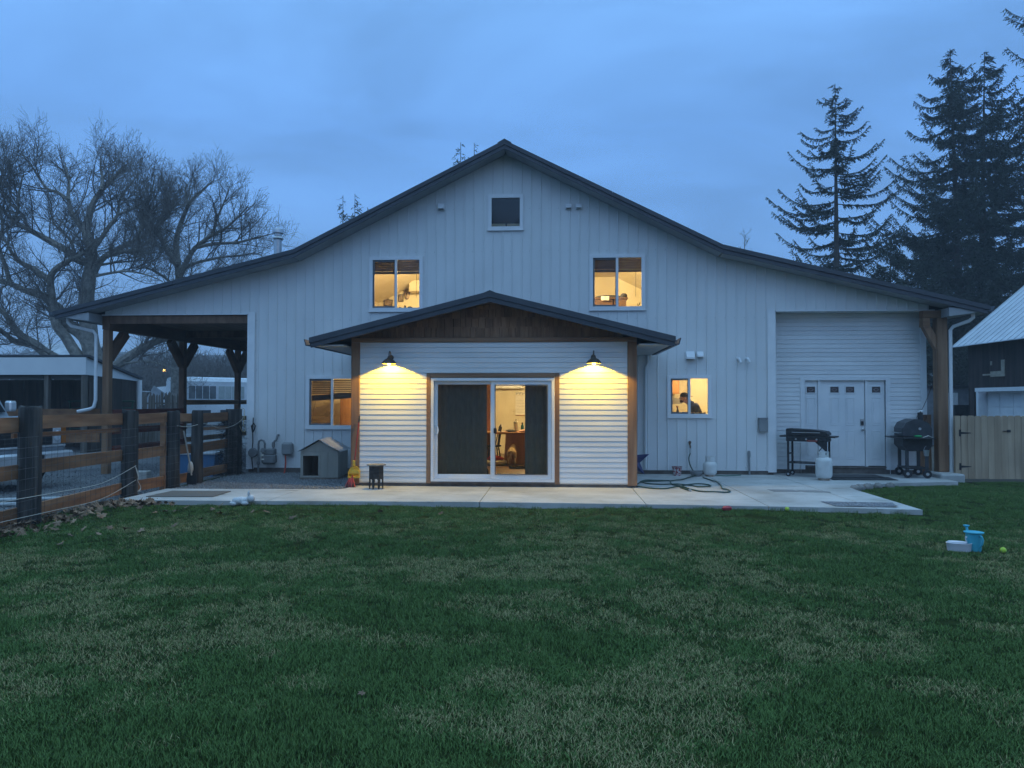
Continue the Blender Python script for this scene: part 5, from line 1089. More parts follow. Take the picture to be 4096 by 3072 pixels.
gt = thing('tube_gate', 'green tube gate at the end of the open shed', 'gate', (-14.6,9.2,0)); gg = M('gate_green', (.02,.07,.045), rough=.6)
shade(MB().tube(spline([Vector((-2.4,0,.35)), Vector((-2.4,0,1.55)), Vector((-2.3,0,1.68)), Vector((-.1,0,1.68)), Vector((0,0,1.55)), Vector((0,0,.35))], 4), .03, 7).build('gate_frame', gg, gt))
for k in range(5): MB().tube([(-2.4,0,.4+k*.26),(0,0,.4+k*.26)], .022, 6).build('bar', gg, gt)

# ---- rough picket fence and the vehicles beyond it
rp = thing('rough_picket_fence', 'weathered grey picket fence with uneven tops beyond the carport', 'fence')
p0, p1 = at(528,1600,13), at(712,1600,13)
for k in range(30):
    x = lerp(p0.x, p1.x+.3, k/29); h_ = 1.98+rnd.uniform(-.09,.10); o = B(-.036,-.01,-.12, .036,.01,h_-.05).prism([(-.036,h_-.049),(.036,h_-.049),(rnd.uniform(-.03,.03),h_+.03)], 'y', -.01,.01).build('picket', old_wood, rp); o.location = (x,13+rnd.uniform(-.015,.015),0); o.rotation_euler.y = rnd.uniform(-.03,.03)
for z in (.5,1.55): B(p0.x-.1,13.02,z, p1.x+.4,13.06,z+.08).build('rail', old_wood, rp)
trw = M('trailer_white', (.78,.80,.82), (.83,.85,.86), scale=1, rough=.35, dirt=.15); win_d = M('old_glass', (.10,.11,.12), (.18,.19,.20), scale=2, rough=.15); win_p = M('pale_shade', (.42,.45,.43), rough=.7)
a = at(722,1600,32); b_ = at(1000,1600,36)
hd_ = atan2(b_.y-a.y, b_.x-a.x)
tl = thing('horse_trailer', 'long white horse trailer with rows of tall panes behind the carport', 'trailer', (a.x,a.y,-.1), hd_); LT = 7.2
MB().prism([(0,.55),(2.35,.55),(2.35,3.15),(2.15,3.42),(1.2,3.52),(.2,3.42),(0,3.15)], 'x', 0, LT).build('body', trw, tl)
B(-.02,-.02,3.10, LT+.02,.0,3.18).build('rain_rail', trw, tl)
def panes(x0_, n, mt):
    for k in range(n):
        w_ = B(x0_+k*.50,-.03,1.95, x0_+.46+k*.50,-.005,2.85).build('window', mt, tl)
        B(x0_-.035+k*.50,-.045,1.92, x0_-.0+k*.50,-.031,2.88).build('window_bar', trw, tl)
panes(.55,4,win_d); panes(2.7,4,win_p)
B(.3,-.035,1.84, 4.8,-.006,1.90).build('band', trw, tl)
for x in (1.6,3.4):
    B(x-.55,-.05,.60, x+.55,-.004,1.15,c=.02).build('fender', black_metal, tl); shade(MB().lathe([(.2,-.12),(.38,-.1),(.4,.0),(.38,.1)], (x,.1,.40), 18, 'y').build('wheel', tyre, tl))
B(-.06,.2,.55, -.005,2.1,3.0).build('nose_panel', trw, tl)
a = at(612,1590,42); cm = thing('camper', 'white camper with small dark windows behind the picket fence', 'camper', (a.x,a.y,-.1), .05); MB().prism([(0,.5),(4.6,.5),(4.6,2.9),(3.9,3.25),(.35,2.95),(0,2.55)], 'y', 0,2.2).build('body', trw, cm)
for x, z, w_, h_ in ((.6,1.9,.42,.34),(1.55,1.55,.62,.2)): B(x,-.03,z, x+w_,-.005,z+h_,c=.01).build('window', black_metal, cm)
B(2.0,-.02,2.35, 4.4,-.006,2.38).build('awning_rail', gun, cm)
for x in (1.3,3.2): shade(MB().lathe([(.2,-.1),(.33,-.1),(.35,0),(.33,.1)], (x,.2,.35), 16, 'y').build('wheel', tyre, cm))
tinr = M('tin_roof', (.36,.38,.40), (.46,.48,.50), scale=2, rough=.5, dirt=.25)
a = at(545,1560,34); ls = thing('leaning_shed', 'small low shed with loose tin sheets leaning over its roof', 'shed', (a.x,a.y,-.1), -.1); B(-.6,0,0, 1.6,2,1.5).build('wall', shed_dark, ls)
for (xa,za,xb,zb,y) in ((-1.0,2.05,.9,1.0,-.1),(-.3,2.5,.9,2.45,.6)): MB().obox((xa,y,za),(xb,y,zb), 1.6, .03, up=(0,0,1)).build('tin_sheet', tinr, ls)
MB().obox((1.0,-.1,1.1),(1.9,-.05,2.6), 1.1, .03, up=(0,1,0)).build('tin_sheet', tinr, ls)
# far houses
def gable_house(name, label, p, w_, d_, h_, rise, wall, roof, rz=0):
    t_ = thing(name, label, 'house', (p.x,p.y,-.15), rz); B(0,0,0, w_,d_,h_).build('wall', wall, t_)
    for s in (0,1): MB().prism([(-.3,h_-.1),(d_/2,h_+rise),(d_/2,h_+rise+.12),(-.3,h_+.02)] if s == 0 else [(d_+.3,h_-.1),(d_/2,h_+rise),(d_/2,h_+rise+.12),(d_+.3,h_+.02)], 'x', -.3, w_+.3).build('roof', roof, t_)
    for x in (0, w_-.05): MB().prism([(0.02,h_+.001),(d_-.02,h_+.001),(d_/2,h_+rise-.05)], 'x', x, x+.05).build('gable', wall, t_)
    return t_
a = at(600,1560,75); fh = gable_house('far_house', 'far white house with a pale roof beyond the camper', a, 7.5, 9, 2.6, 2.0, white_paint, tinr, .1)
MB().prism([(2.2,3.0),(4.6,3.0),(3.4,4.2)], 'y', .2,2.5).build('dormer', white_paint, fh); MB().obox((2.0,.0,2.9),(3.4,.0,4.35), .7, .1, up=(0,1,0)).build('dormer_roof', shed_dark, fh); MB().obox((4.8,.0,2.9),(3.4,.0,4.35), .7, .1, up=(0,1,0)).build('dormer_roof', shed_dark, fh)
a = at(60,1420,45); gh = gable_house('grey_house', 'dark house with a grey roof behind the open shed', a, 5.4, 8, 4.2, 2.9, shed_dark, tinr, .06); MB().prism([(-.2,4.3),(3.8,4.3),(1.8,5.9)], 'y', -.7,3).build('gable', shed_dark, gh); MB().obox((-.5,-.5,4.15),(1.8,-.5,6.0), 1.2, .12, up=(0,1,0)).build('gable_roof', tinr, gh); MB().obox((4.1,-.5,4.15),(1.8,-.5,6.0), 1.2, .12, up=(0,1,0)).build('gable_roof', tinr, gh)
a = at(660,1482,70); yl = thing('yard_light', 'glowing orange yard light on a pole far behind the camper', 'lamp', (a.x,a.y,-.15)); MB().tube([(0,0,0),(0,0,a.z+.05)], .07, 6).build('pole', old_wood, yl); shade(MB().blob((0,-.2,a.z+.15), .17, 10, 8).build('lamp_head', emitter('yard_lamp', (1,.55,.14), 9), yl))
ga = at(20,1600,60)
# ================================================================== SIDE FENCE AND NEIGHBOURS
fy = -.30; kx = 10.18
def picket(x, w_, z0, z1, par, mat=picket_wood):
    c_ = .025; MB().prism([(x,z0),(x+w_,z0),(x+w_,z1-c_),(x+w_-c_,z1),(x+c_,z1),(x,z1-c_)], 'y', fy, fy+.018).build('picket', mat, par)
gt2 = thing('picket_gate', 'pale pine picket gate with black strap hinges beside the corner post', 'gate')
x = kx
B(x,fy+.002,.08, x+.11,fy+.09,1.385).build('gate_post', picket_wood, gt2); x += .125
gx0 = x
for k in range(10):
    w_ = .140; picket(x, w_, -.03+rnd.uniform(-.004,.004), 1.385+rnd.uniform(-.008,.008), gt2); x += w_+rnd.uniform(.003,.009)
for z in (.25,1.05): B(gx0,fy+.020,z, x-.01,fy+.058,z+.09).build('gate_rail', picket_wood, gt2)
for z in (.245,1.0):
    hb = B(gx0-.05,fy-.008,z-.075, gx0-.005,fy-.0005,z+.075).build('hinge', black_metal, gt2); MB().prism([(gx0-.004,z-.025),(gx0+.20,z-.008),(gx0+.22,z),(gx0+.20,z+.008),(gx0-.004,z+.025)], 'y', fy-.007, fy-.001).build('strap', black_metal, hb)
lx = gx0+.97
lt = B(lx+.02,fy-.02,1.02, lx+.10,fy-.001,1.075,c=.006).build('latch', black_metal, gt2); MB().tube([(lx-.07,fy-.014,1.047),(lx+.03,fy-.014,1.047)], .009, 6).build('latch_bar', black_metal, lt)
pk = thing('picket_fence', 'pale pine picket fence running on from the gate', 'fence'); px0 = x+.01; x = px0
for k in range(40): w_ = .140; picket(x, w_, -.11, 1.385+rnd.uniform(-.008,.008), pk); x += w_+rnd.uniform(.003,.008)
for z in (.2,1.1): B(px0,fy+.020,z, x,fy+.058,z+.09).build('rail', picket_wood, pk)
rf = thing('cedar_fence_panel', 'reddish cedar fence panel behind the smoker grill', 'fence')
for k in range(3): B(9.72+k*.10-.06,.30,.0, 9.81+k*.10-.06,.318,1.40).build('picket', cedar_v, rf)
cc = thing('hung_cord', 'dark extension cord coiled over the cedar fence panel by the grill', 'cord', (0,0,0)); mb = MB()
for k in range(5):
    xx = 9.62+k*.03; mb.tube(spline([Vector((xx,.27,1.38)), Vector((xx-.05,.25,1.15)), Vector((xx+.02,.25,.88)), Vector((xx+.10,.25,1.12)), Vector((xx+.08,.27,1.40))], 5), .006, 5)
mb.build('coil', M('brown_cord', (.06,.025,.02), rough=.6), cc); MB().tube(spline([Vector((9.66,.26,1.40)), Vector((9.78,.2,1.7)), Vector((9.93,.13,2.2)), Vector((9.95,.12,2.5))], 6), .006, 5).build('lead', MATS['brown_cord'], cc)

# neighbour barn: eave runs away from the viewer, roof rises to the far side
nb_wall = M('barn_board', (.030,.022,.020), (.055,.040,.034), scale=7, rough=.9, stretch=(1,1,.06), dirt=.3, rvar=.15)
nb_roof = M('barn_tin', (.46,.49,.52), (.54,.57,.60), scale=2, rough=.4, dirt=.1)
P0 = at(3808,1388,12.5); ez = P0.z; ea = at(4096,1350,7.8)
ed = Vector((P0.x+.55-P0.x, -9.5, 0)).normalized()            # along the eave, towards the road side
ed = Vector((.03,-1,0)).normalized(); up_ = Vector((1,.03,0)).normalized()
nb = thing('neighbour_barn', 'dark board barn with a pale tin roof and a white garage door past the fence', 'barn', (P0.x,P0.y,0))
def nbv(s_, n_, z): v = ed*s_+up_*n_; return (v.x, v.y, z)
slope = .85
for k in range(16):                                           # roof sheets with a standing rib each
    s0, s1 = k*.75, k*.75+.742; mb = MB()
    a0, a1 = nbv(s0,0,ez), nbv(s1,0,ez); b0, b1 = nbv(s0,5.2,ez+5.2*slope), nbv(s1,5.2,ez+5.2*slope)
    mb.add([a0,a1,b1,b0]+[(q_[0],q_[1],q_[2]-.03) for q_ in (a0,a1,b1,b0)], [(0,1,2,3),(7,6,5,4),(0,4,5,1),(1,5,6,2),(2,6,7,3),(3,7,4,0)])
    mb.obox(Vector(nbv(s0+.02,0,ez+.015)), Vector(nbv(s0+.02,5.2,ez+5.2*slope+.015)), .035, .03, up=(0,0,1)); mb.obox(Vector(nbv(s0+.39,0,ez+.015)), Vector(nbv(s0+.39,5.2,ez+5.2*slope+.015)), .03, .02, up=(0,0,1))
    mb.build('roof_sheet', nb_roof, nb)
wn = .45
def wallpiece(s0, s1, z0, z1, mat, name, d0=0, d1=.05): 
    P = [nbv(s0,wn+d0,z0),nbv(s1,wn+d0,z0),nbv(s1,wn+d0,z1),nbv(s0,wn+d0,z1),nbv(s0,wn+d1,z0),nbv(s1,wn+d1,z0),nbv(s1,wn+d1,z1),nbv(s0,wn+d1,z1)]
    return MB().add(P, [(0,1,2,3),(7,6,5,4),(0,4,5,1),(1,5,6,2),(2,6,7,3),(3,7,4,0)]).build(name, mat, nb)
G0, G1, GZ = 1.0, 4.1, 2.10
k = 0; s0 = .35
while s0 < 11.5:
    s1 = s0+.30
    if s1 <= G0-.18 or s0 >= G1+.12: wallpiece(s0, s1-.008, -.15, ez+.30, nb_wall, 'wall_board', 0, .03+.008*(k % 2))
    else: wallpiece(s0, s1-.008, GZ+.13, ez+.30, nb_wall, 'wall_board', 0, .03+.008*(k % 2))
    s0 = s1; k += 1
wallpiece(G0-.22, G1+.5, GZ-.02, GZ+.125, white_paint, 'garage_header', -.05, .02)
for s_ in (G0-.16, G1): wallpiece(s_, s_+.14, -.15, GZ-.025, white_paint, 'garage_jamb', -.04, .3)
gdr = wallpiece(G0-.02, G1, -.15, GZ-.03, white_paint, 'garage_door', .30, .34)
for r_ in range(4):
    for c_ in range(4):
        sa = G0+.03+c_*.765; za = -.1+r_*.54; wp = wallpiece(sa, sa+.70, za, za+.48, white_paint, 'door_panel', .285, .299); wp.parent = gdr
# torn board patch on the wall
def patch(s0, s1, z0, z1): wallpiece(s0, s1, z0, z1, M('torn_board', (.30,.26,.20), (.42,.37,.29), scale=9, rough=.9), 'board_patch', -.03, -.004)
patch(2.35,2.55,2.62,3.22); patch(1.72,2.34,2.62,2.82); patch(1.25,1.71,2.68,2.74); patch(1.72,1.80,3.05,3.20)
# end wall of the barn and grey lean-to
MB().prism([(P0.x*0+.45,-.15),(5.2,-.15),(5.2,ez+5.2*slope-.1),(.45,ez+.3)], 'y', -.35,-.30).build('end_wall', nb_wall, nb)
gsh = thing('grey_shed', 'grey stucco shed with a plain white door behind the picket gate', 'shed', (0,14.0,0)); gw = M('grey_stucco', (.22,.23,.25), (.30,.31,.33), scale=4, rough=.9, dirt=.25)
a = at(3680,1550,14); b_ = at(3858,1550,14); B(a.x-1.5,0,-.15, b_.x+1,3,a.z).build('wall', gw, gsh); B(a.x-1.6,-.1,a.z, b_.x+1,3.1,a.z+.08).build('roof', roof_metal, gsh)
q0 = at(3785,1580,13.95); q1 = at(3822,1580,13.95); dd = B(q0.x-.45,-.05,-.15, q1.x,-.002,q0.z).build('door', white_paint, gsh); B(q1.x+.001,-.07,-.15, q1.x+.09,-.003,q0.z+.09).build('door_casing', white_paint, gsh); B(q0.x-.46,-.07,q0.z+.001, q1.x,-.003,q0.z+.09).build('door_casing', white_paint, gsh); B(q1.x-.09,-.08,1.3, q1.x-.04,-.051,1.42).build('handle', black_metal, dd)
q0 = at(3832,1645,13.6); tag(B(-.45,-.2,0, .45,.2,1.42+.25).build('dark_crate', black_metal), 'dark crate standing by the grey shed door', 'crate').location = (q0.x+.2,13.55,-.1)
# ================================================================== TREES, HILL
bark = M('grey_bark', (.16,.148,.128), (.30,.275,.235), scale=5, rough=.95, bump=.4, dirt=.25)
twig_m = M('twig_bark', (.115,.10,.088), (.175,.155,.135), scale=5, rough=.95)
def grow(mb_l, mb_t, pts, r0, r1, rg, reach, dens, lvl=0, balls=None):
    """limb along pts, then side branches, branchlets and twigs"""
    n = len(pts); rad = [lerp(r0, r1, i/(n-1)) for i in range(n)]
    (mb_l if r0 > .05 else mb_t).tube(pts, rad, 8 if r0 > .12 else (5 if r0 > .04 else 3), False)
    if lvl >= 3: 
        if balls is not None and rg.random() < .10:
            e = pts[-1]; s_ = .035; balls.add([(e.x+s_,e.y,e.z-.08),(e.x-s_,e.y,e.z-.08),(e.x,e.y+s_,e.z-.08),(e.x,e.y-s_,e.z-.08),(e.x,e.y,e.z-.045),(e.x,e.y,e.z-.115)], [(0,2,4),(2,1,4),(1,3,4),(3,0,4),(2,0,5),(1,2,5),(3,1,5),(0,3,5)])
        return
    L_ = sum((pts[i+1]-pts[i]).length for i in range(n-1)); acc = 0; nxt = L_*(.22 if lvl == 0 else .15)
    step = dens[lvl]
    for i in range(n-1):
        seg = pts[i+1]-pts[i]; sl_ = seg.length; d = seg.normalized()
        while nxt < acc+sl_:
            t = (nxt-acc)/sl_; p = pts[i]+seg*t; f = nxt/L_
            q_ = Vector((rg.gauss(0,1), rg.gauss(0,.9), rg.gauss(0,.8))); q_ -= d*q_.dot(d); q_.normalize()
            dr2 = (d*rg.uniform(.35,.9)+q_*rg.uniform(.55,1.0)+Vector((0,0,rg.uniform(.1,.5)))).normalized()
            ln = reach[lvl]*rg.uniform(.55,1.15)*(1.12-.45*f); k = 4 if lvl < 2 else 3
            cp = [p]; dd = dr2
            for j in range(k):
                dd = (dd+Vector((rg.gauss(0,.16), rg.gauss(0,.16), rg.gauss(.05,.14)))).normalized(); cp.append(cp[-1]+dd*(ln/k))
            ra = min(lerp(r0, r1, f)*.62, (.048,.020,.0105)[lvl]); grow(mb_l, mb_t, cp, ra, max(.0075, ra*.30), rg, reach, dens, lvl+1, balls)
            nxt += step*rg.uniform(.6,1.4)
        acc += sl_
def bare_tree(name, label, limbs, Y, seed, reach, dens, jit=2.0, root=None, base_r=.5):
    rg_ = random.Random(seed); ml, mt_, mbl = MB(), MB(), MB()
    t_ = thing(name, label, 'tree', (0,0,0), group='bare trees behind the shed')
    for (pl_, ra, rb_) in limbs:
        amp = rg_.uniform(-jit, jit); P = []
        for i, (px, py) in enumerate(pl_):
            f = i/(len(pl_)-1); v = at(px, py, Y+amp*f); P.append(v)
        P = spline(P, 3); grow(ml, mt_, P, ra*.88, rb_*.8, rg_, reach, dens, 0, mbl)
    if root: 
        v = at(root[0], root[1], Y); ml.tube([(v.x-.1,v.y,-.2),(v.x,v.y,.6),(v.x,v.y,v.z)], [base_r*1.5, base_r*1.15, base_r], 12)
    shade(ml.build('trunk', bark, t_)); mt_.build('twigs', twig_m, t_)
    if mbl.f: mt2 = mbl.build('seed_balls', twig_m, t_); mt2['kind'] = 'stuff'
    return t_
RE, DE = (3.1,1.5,.80), (.38,.26,.155)
A = [([(395,1480),(362,1380),(350,1253),(346,1190),(354,1127),(362,1078),(366,1003),(351,947),(336,891)], .62, .30),
     ([(345,920),(359,854),(374,809),(404,764),(448,720),(480,680),(500,660)], .26, .04), ([(340,925),(314,895),(284,846),(273,779),(277,735),(265,680),(262,650)], .22, .03),
     ([(404,764),(410,715),(402,670),(406,640)], .14, .03), ([(366,1003),(400,960),(440,900),(470,860),(480,800),(520,740),(560,690)], .18, .03),
     ([(354,1127),(371,1100),(388,1063),(422,1025),(485,990),(542,962),(598,928),(640,880),(670,820)], .30, .05), ([(422,1025),(480,1010),(540,1000),(610,985),(690,960)], .18, .04), ([(542,962),(575,890),(590,820),(610,750),(620,700)], .14, .03), ([(598,928),(650,890),(690,850)], .12, .03), ([(470,860),(540,830),(590,790),(620,760)], .11, .03), ([(540,1000),(600,960),(640,900),(660,840),(665,790)], .12, .03), ([(560,890),(600,860),(640,820)], .09, .03), ([(360,1110),(430,1095),(510,1085),(590,1100),(650,1125)], .12, .03), ([(388,1063),(460,1050),(530,1045),(600,1040)], .10, .03), ([(300,1033),(280,960),(220,900),(200,840),(190,780)], .12, .03)]
Bq = [([(380,1450),(337,1350),(270,1295),(236,1236),(202,1211),(177,1186),(110,1165),(42,1135),(-40,1110)], .46, .16), ([(360,1470),(304,1413),(262,1346),(228,1304),(211,1236),(207,1177),(202,1114),(224,1076),(274,1042),(325,1018),(359,985),(390,950)], .42, .06),
      ([(207,1127),(169,1101),(127,1072),(84,1051),(51,1017),(30,977),(0,930)], .24, .06), ([(300,1480),(186,1413),(139,1376),(84,1342),(46,1295),(21,1257),(-20,1220)], .38, .14), ([(139,1376),(63,1367),(25,1338),(-20,1300)], .22, .1),
      ([(345,1050),(299,1033),(262,999),(209,970),(161,943),(112,917),(67,891),(37,869),(-10,815)], .28, .10), ([(50,878),(71,846),(75,779),(86,723),(95,690)], .13, .03), ([(274,800),(232,771),(187,753),(157,712),(135,678),(105,640),(80,600)], .13, .03),
      ([(440,1490),(464,1464),(549,1405),(612,1371),(675,1346),(717,1304),(740,1230)], .36, .14), ([(500,1455),(560,1446),(620,1450),(680,1470),(720,1490)], .10, .03), ([(42,1135),(20,1060),(-5,980),(10,900),(-10,780),(15,680)], .16, .04), ([(112,917),(90,860),(30,800),(5,720),(20,640)], .12,.03)]
bare_tree('sycamore_tree', 'huge spreading bare sycamore behind the open shed', A+Bq, 25, 11, RE, DE, 2.5, (395,1480), .75)
J = [([(720,1500),(718,1300),(717,1111),(705,1003),(712,930),(753,822),(800,770),(856,720)], .40, .04), ([(717,1111),(750,1040),(783,990),(850,940),(904,912),(960,860),(994,822)], .24, .04), ([(710,1060),(670,1000),(640,940),(645,870),(675,800),(690,760)], .22, .03), ([(783,990),(860,975),(950,970),(1030,950),(1090,935)], .16, .03), ([(753,822),(742,770),(745,735)], .13, .03), ([(850,940),(870,870),(900,800),(920,740)], .13, .03), ([(720,1080),(790,1050),(880,1030),(970,1020),(1050,1010)], .15, .03), ([(680,1010),(620,980),(590,920),(560,880)], .12, .03), ([(717,1170),(660,1110),(600,1075),(545,1060)], .12, .03), ([(718,1200),(780,1120),(850,1080),(930,1065)], .12, .03)]
bare_tree('sycamore_tree', 'smaller bare sycamore with its crown above the carport roof', J, 30, 23, (3.0,1.5,.80), (.42,.28,.155), 2.0, (718,1300), .45)
for px, sd in ((2980, 5),):
    v = at(px, 960, 40); bare_tree('bare_tree', 'single thin bare treetop behind the house roof', [([(px,1100),(px-2,1000),(px,940)], .06, .02)], 40, sd, (1.1,.5,.3), (.3,.3,.3), .3, (px,1100), .06)

# conifers
needle = M('spruce_needle', (.022,.032,.024), (.045,.06,.042), scale=3, rough=.9, dirt=.3)
nbark = M('conifer_bark', (.05,.042,.036), (.085,.072,.06), scale=5, rough=.95)
def spruce(name, label, tops, Y, seed, Lmax, nb_, dense, droop, base=0, zlow=.10, group='spruces behind the house', upturn=.35, fr=1.0, fall=1.35):
    rg_ = random.Random(seed); ml, mn = MB(), MB()
    t_ = thing(name, label, 'tree', (0,0,0), group=group)
    for (px, py, lean) in tops:
        T = at(px, py, Y); H_ = T.z
        ax = lambda h: Vector((T.x+lean*(1-h/H_), Y, h))
        ml.tube([ax(h) for h in np.linspace(-.2, H_, 14)], [max(.02, .022*(H_-h)**.95*.8) for h in np.linspace(-.2, H_, 14)], 8)
        for b in range(nb_):
            h = H_*(1-(1-zlow)*((b+.5)/nb_)**.9); f = 1-h/H_
            L_ = Lmax*min(1, .05+fall*f**.8)*rg_.uniform(.62,1.08)*(1 if f > .04 else .6); az = rg_.uniform(0,2*pi); d = Vector((cos(az), sin(az), 0)); p0 = ax(h)
            P = []; k = 7
            for j in range(k+1):
                u = j/k; P.append(p0+d*(L_*u)+Vector((0,0,L_*(-droop*u*(1.15-u)*1.6+upturn*max(0,u-.45)**2*2.2+.05*u))))
            ml.tube(P, [max(.012, .035*(1-u)*(.5+L_*.12)) for u in np.linspace(0,1,k+1)], 4, False)
            nt_ = int(L_*dense*(1+.0*f))
            side = d.cross(Vector((0,0,1)))
            for j in range(nt_):
                u = .08+.92*(j+rg_.random())/nt_; i = min(k-1, int(u*k)); p = P[i].lerp(P[i+1], u*k-i)
                s_ = rg_.choice((-1,1)); ln = fr*(.22+.42*rg_.random())*(1.15-.6*u)*(1+.5*f)
                td = (side*s_*rg_.uniform(.2,1)+d*rg_.uniform(.1,.7)+Vector((0,0,-rg_.uniform(.1,1.1)*(.5+droop)))).normalized()
                m_ = 4
                for q_ in range(m_):
                    a_ = p+td*(ln*(q_/m_)); e = a_+(td+Vector((rg_.gauss(0,.45),rg_.gauss(0,.45),rg_.gauss(-.1,.4)))).normalized()*ln*.45; wv = Vector((rg_.gauss(0,1),rg_.gauss(0,1),rg_.gauss(0,1))).normalized()*.045
                    n0 = len(mn.v); mn.v += [tuple(a_-wv), tuple(a_+wv), tuple(e)]; mn.f.append((n0,n0+1,n0+2))
    ml.build('trunk', nbark, t_); mn.build('crown', needle, t_); return t_
spruce('spruce_tree', 'thin spruce with bare upswept boughs behind the house', [(3340,335,0)], 28, 3, 3.9, 150, 36, .12, upturn=.42, fr=.66, fall=2.1)
spruce('spruce_tree', 'massive dark twin-topped spruce beside the neighbour barn', [(3800,195,.6),(3938,208,-.6)], 32, 8, 6.0, 200, 36, .24, upturn=.36, fr=1.0, fall=1.6)
spruce('spruce_tree', 'tall dark spruce cut off by the picture edge above the barn', [(4225,-420,0)], 26, 12, 3.6, 130, 30, .22, upturn=.4, fall=2.2)
spruce('spruce_tree', 'dense lower spruce between the house and the barn', [(3700,900,0)], 36, 15, 4.5, 90, 26, .30, upturn=.3)
spruce('spruce_tree', 'bushy young spruce low behind the porch corner', [(3560,930,0)], 24, 16, 2.6, 80, 30, .25, upturn=.3)
for (px, py, lab, sd) in ((1372,782,'spruce tip above the roof slope nearer the flue pipe',21), (1420,775,'second spruce tip close beside it above the roof slope',22), (1843,570,'narrow spruce tip just below the roof ridge',23), (1897,572,'narrow spruce tip touching the roof ridge',24), (1470,830,'low thin spruce tip over the roof slope',25)):
    spruce('spruce_tree', lab, [(px,py,0)], 34, sd, 3.2, 46, 14, .12, zlow=.45, group='spruce tips over the roof', upturn=.5)

# hill line and the scrubby wood at its foot
hill_m = M('hill', (.045,.05,.052), (.075,.078,.075), scale=.02, rough=1, dirt=.3)
rh_ = random.Random(4); mb = MB(); xs = np.linspace(-900, 900, 160)
for j, (y, hz_) in enumerate(((170,0),(235,14),(300,25.5),(350,28),(430,0))):
    for i, x in enumerate(xs): mb.v.append((x, y+20*sin(x*.01), -.3+hz_*(.85+.10*sin(x*.008+1)+.07*sin(x*.021)+.02*sin(x*.07))+(rh_.uniform(-1,1.2) if j in (2,3) else 0)))
n = len(xs); mb.f = [(j*n+i, j*n+i+1, (j+1)*n+i+1, (j+1)*n+i) for j in range(4) for i in range(n-1)]
tag(shade(mb.build('hill', hill_m), 80), kind='structure')
scrub = M('scrub_twigs', (.075,.060,.050), (.125,.10,.085), scale=.4, rough=1, dirt=.4)
mb = MB(); rs = random.Random(9)
for k in range(2600):
    px = rs.uniform(-60, 1250); Yb = rs.uniform(62, 120); p = at(px, 1600, Yb); h_ = rs.uniform(5.0, 9.0)*(Yb/90)**.6
    b0 = Vector((p.x, Yb, -.2)); nst = 3
    for s_ in range(nst):
        d = Vector((rs.gauss(0,.28), rs.gauss(0,.28), 1)).normalized(); pts = [b0]
        for j in range(4): d = (d+Vector((rs.gauss(0,.18),rs.gauss(0,.18),0))).normalized(); pts.append(pts[-1]+d*h_/4)
        mb.tube(pts, [.07,.055,.04,.028,.012], 3, False)
        for j in range(5):
            q_ = pts[rs.randint(1,4)]; e = q_+Vector((rs.gauss(0,.8),rs.gauss(0,.8),rs.uniform(.2,1.5))); mb.tube([q_, q_.lerp(e,.5)+Vector((rs.gauss(0,.1),0,rs.gauss(0,.1))), e], [.028,.02,.008], 3, False)
tag(mb.build('scrub_wood', scrub), 'bare brown scrub wood at the foot of the hill', None, kind='stuff')
# the same kind of trees stand across the lawn, opposite the house (seen in its window glass)
src = [o for o in C.objects if o.name == 'sycamore_tree'][0]
for k, (dx, dy, lab) in enumerate(((22,-74,'bare sycamore across the lawn facing the sliding door'), (34,-80,'bare sycamore across the lawn facing the entry door'), (10,-82,'bare sycamore across the lawn facing the carport'))):
    r_ = src.copy(); C.objects.link(r_); r_.location = (dx, dy, 0); r_['label'] = lab; r_['group'] = 'bare trees across the lawn'
    for ch in src.children:
        c_ = ch.copy(); C.objects.link(c_); c_.parent = r_
sw = [o for o in C.objects if o.name == 'scrub_wood'][0]; s2 = sw.copy(); C.objects.link(s2); s2.location = (48,-168,0); s2.name = 'scrub_wood'  # unseen scrub copy behind the camera, added to break the horizon mirrored in the glass
# ================================================================== GRASS, LITTER, STONES
def vnoise(x, y, seed=0):
    def h(i, j): 
        v = np.sin(i*127.1+j*311.7+seed*74.7)*43758.5453; return v-np.floor(v)
    i, j = np.floor(x), np.floor(y); fx, fy_ = x-i, y-j; fx = fx*fx*(3-2*fx); fy_ = fy_*fy_*(3-2*fy_)
    return (h(i,j)*(1-fx)+h(i+1,j)*fx)*(1-fy_)+(h(i,j+1)*(1-fx)+h(i+1,j+1)*fx)*fy_
def fbm(x, y, seed=0, o=4):
    v = 0; a = .5
    for k in range(o): v = v+a*vnoise(x*2**k, y*2**k, seed+k*13); a *= .5
    return v/(1-.5**o)
def blade_patch(seed, nbl, size, hmin, hmax, name):
    rg_ = random.Random(seed); V = []; F = []; att = []
    for k in range(nbl):
        x, y = rg_.uniform(-size,size), rg_.uniform(-size,size); az = rg_.uniform(0,2*pi); h = rg_.uniform(hmin,hmax); ln = rg_.uniform(.2,.9)*h; w_ = rg_.uniform(.0013,.0026)
        dx, dy = cos(az), sin(az); r_ = rg_.random(); n0 = len(V)
        for (t, ww) in ((0,1),(.55,.85)):
            cx, cy, cz = x+dx*ln*t*t, y+dy*ln*t*t, h*t*(1-.12*t); V += [(cx-dy*w_*ww, cy+dx*w_*ww, cz), (cx+dy*w_*ww, cy-dx*w_*ww, cz)]
        V.append((x+dx*ln, y+dy*ln, h*.86)); F += [(n0,n0+1,n0+3,n0+2),(n0+2,n0+3,n0+4)]; att += [r_]*5
    me = bpy.data.meshes.new(name); me.from_pydata(V, [], F); a = me.attributes.new('rnd', 'FLOAT', 'POINT'); a.data.foreach_set('value', att); me.update(); return me
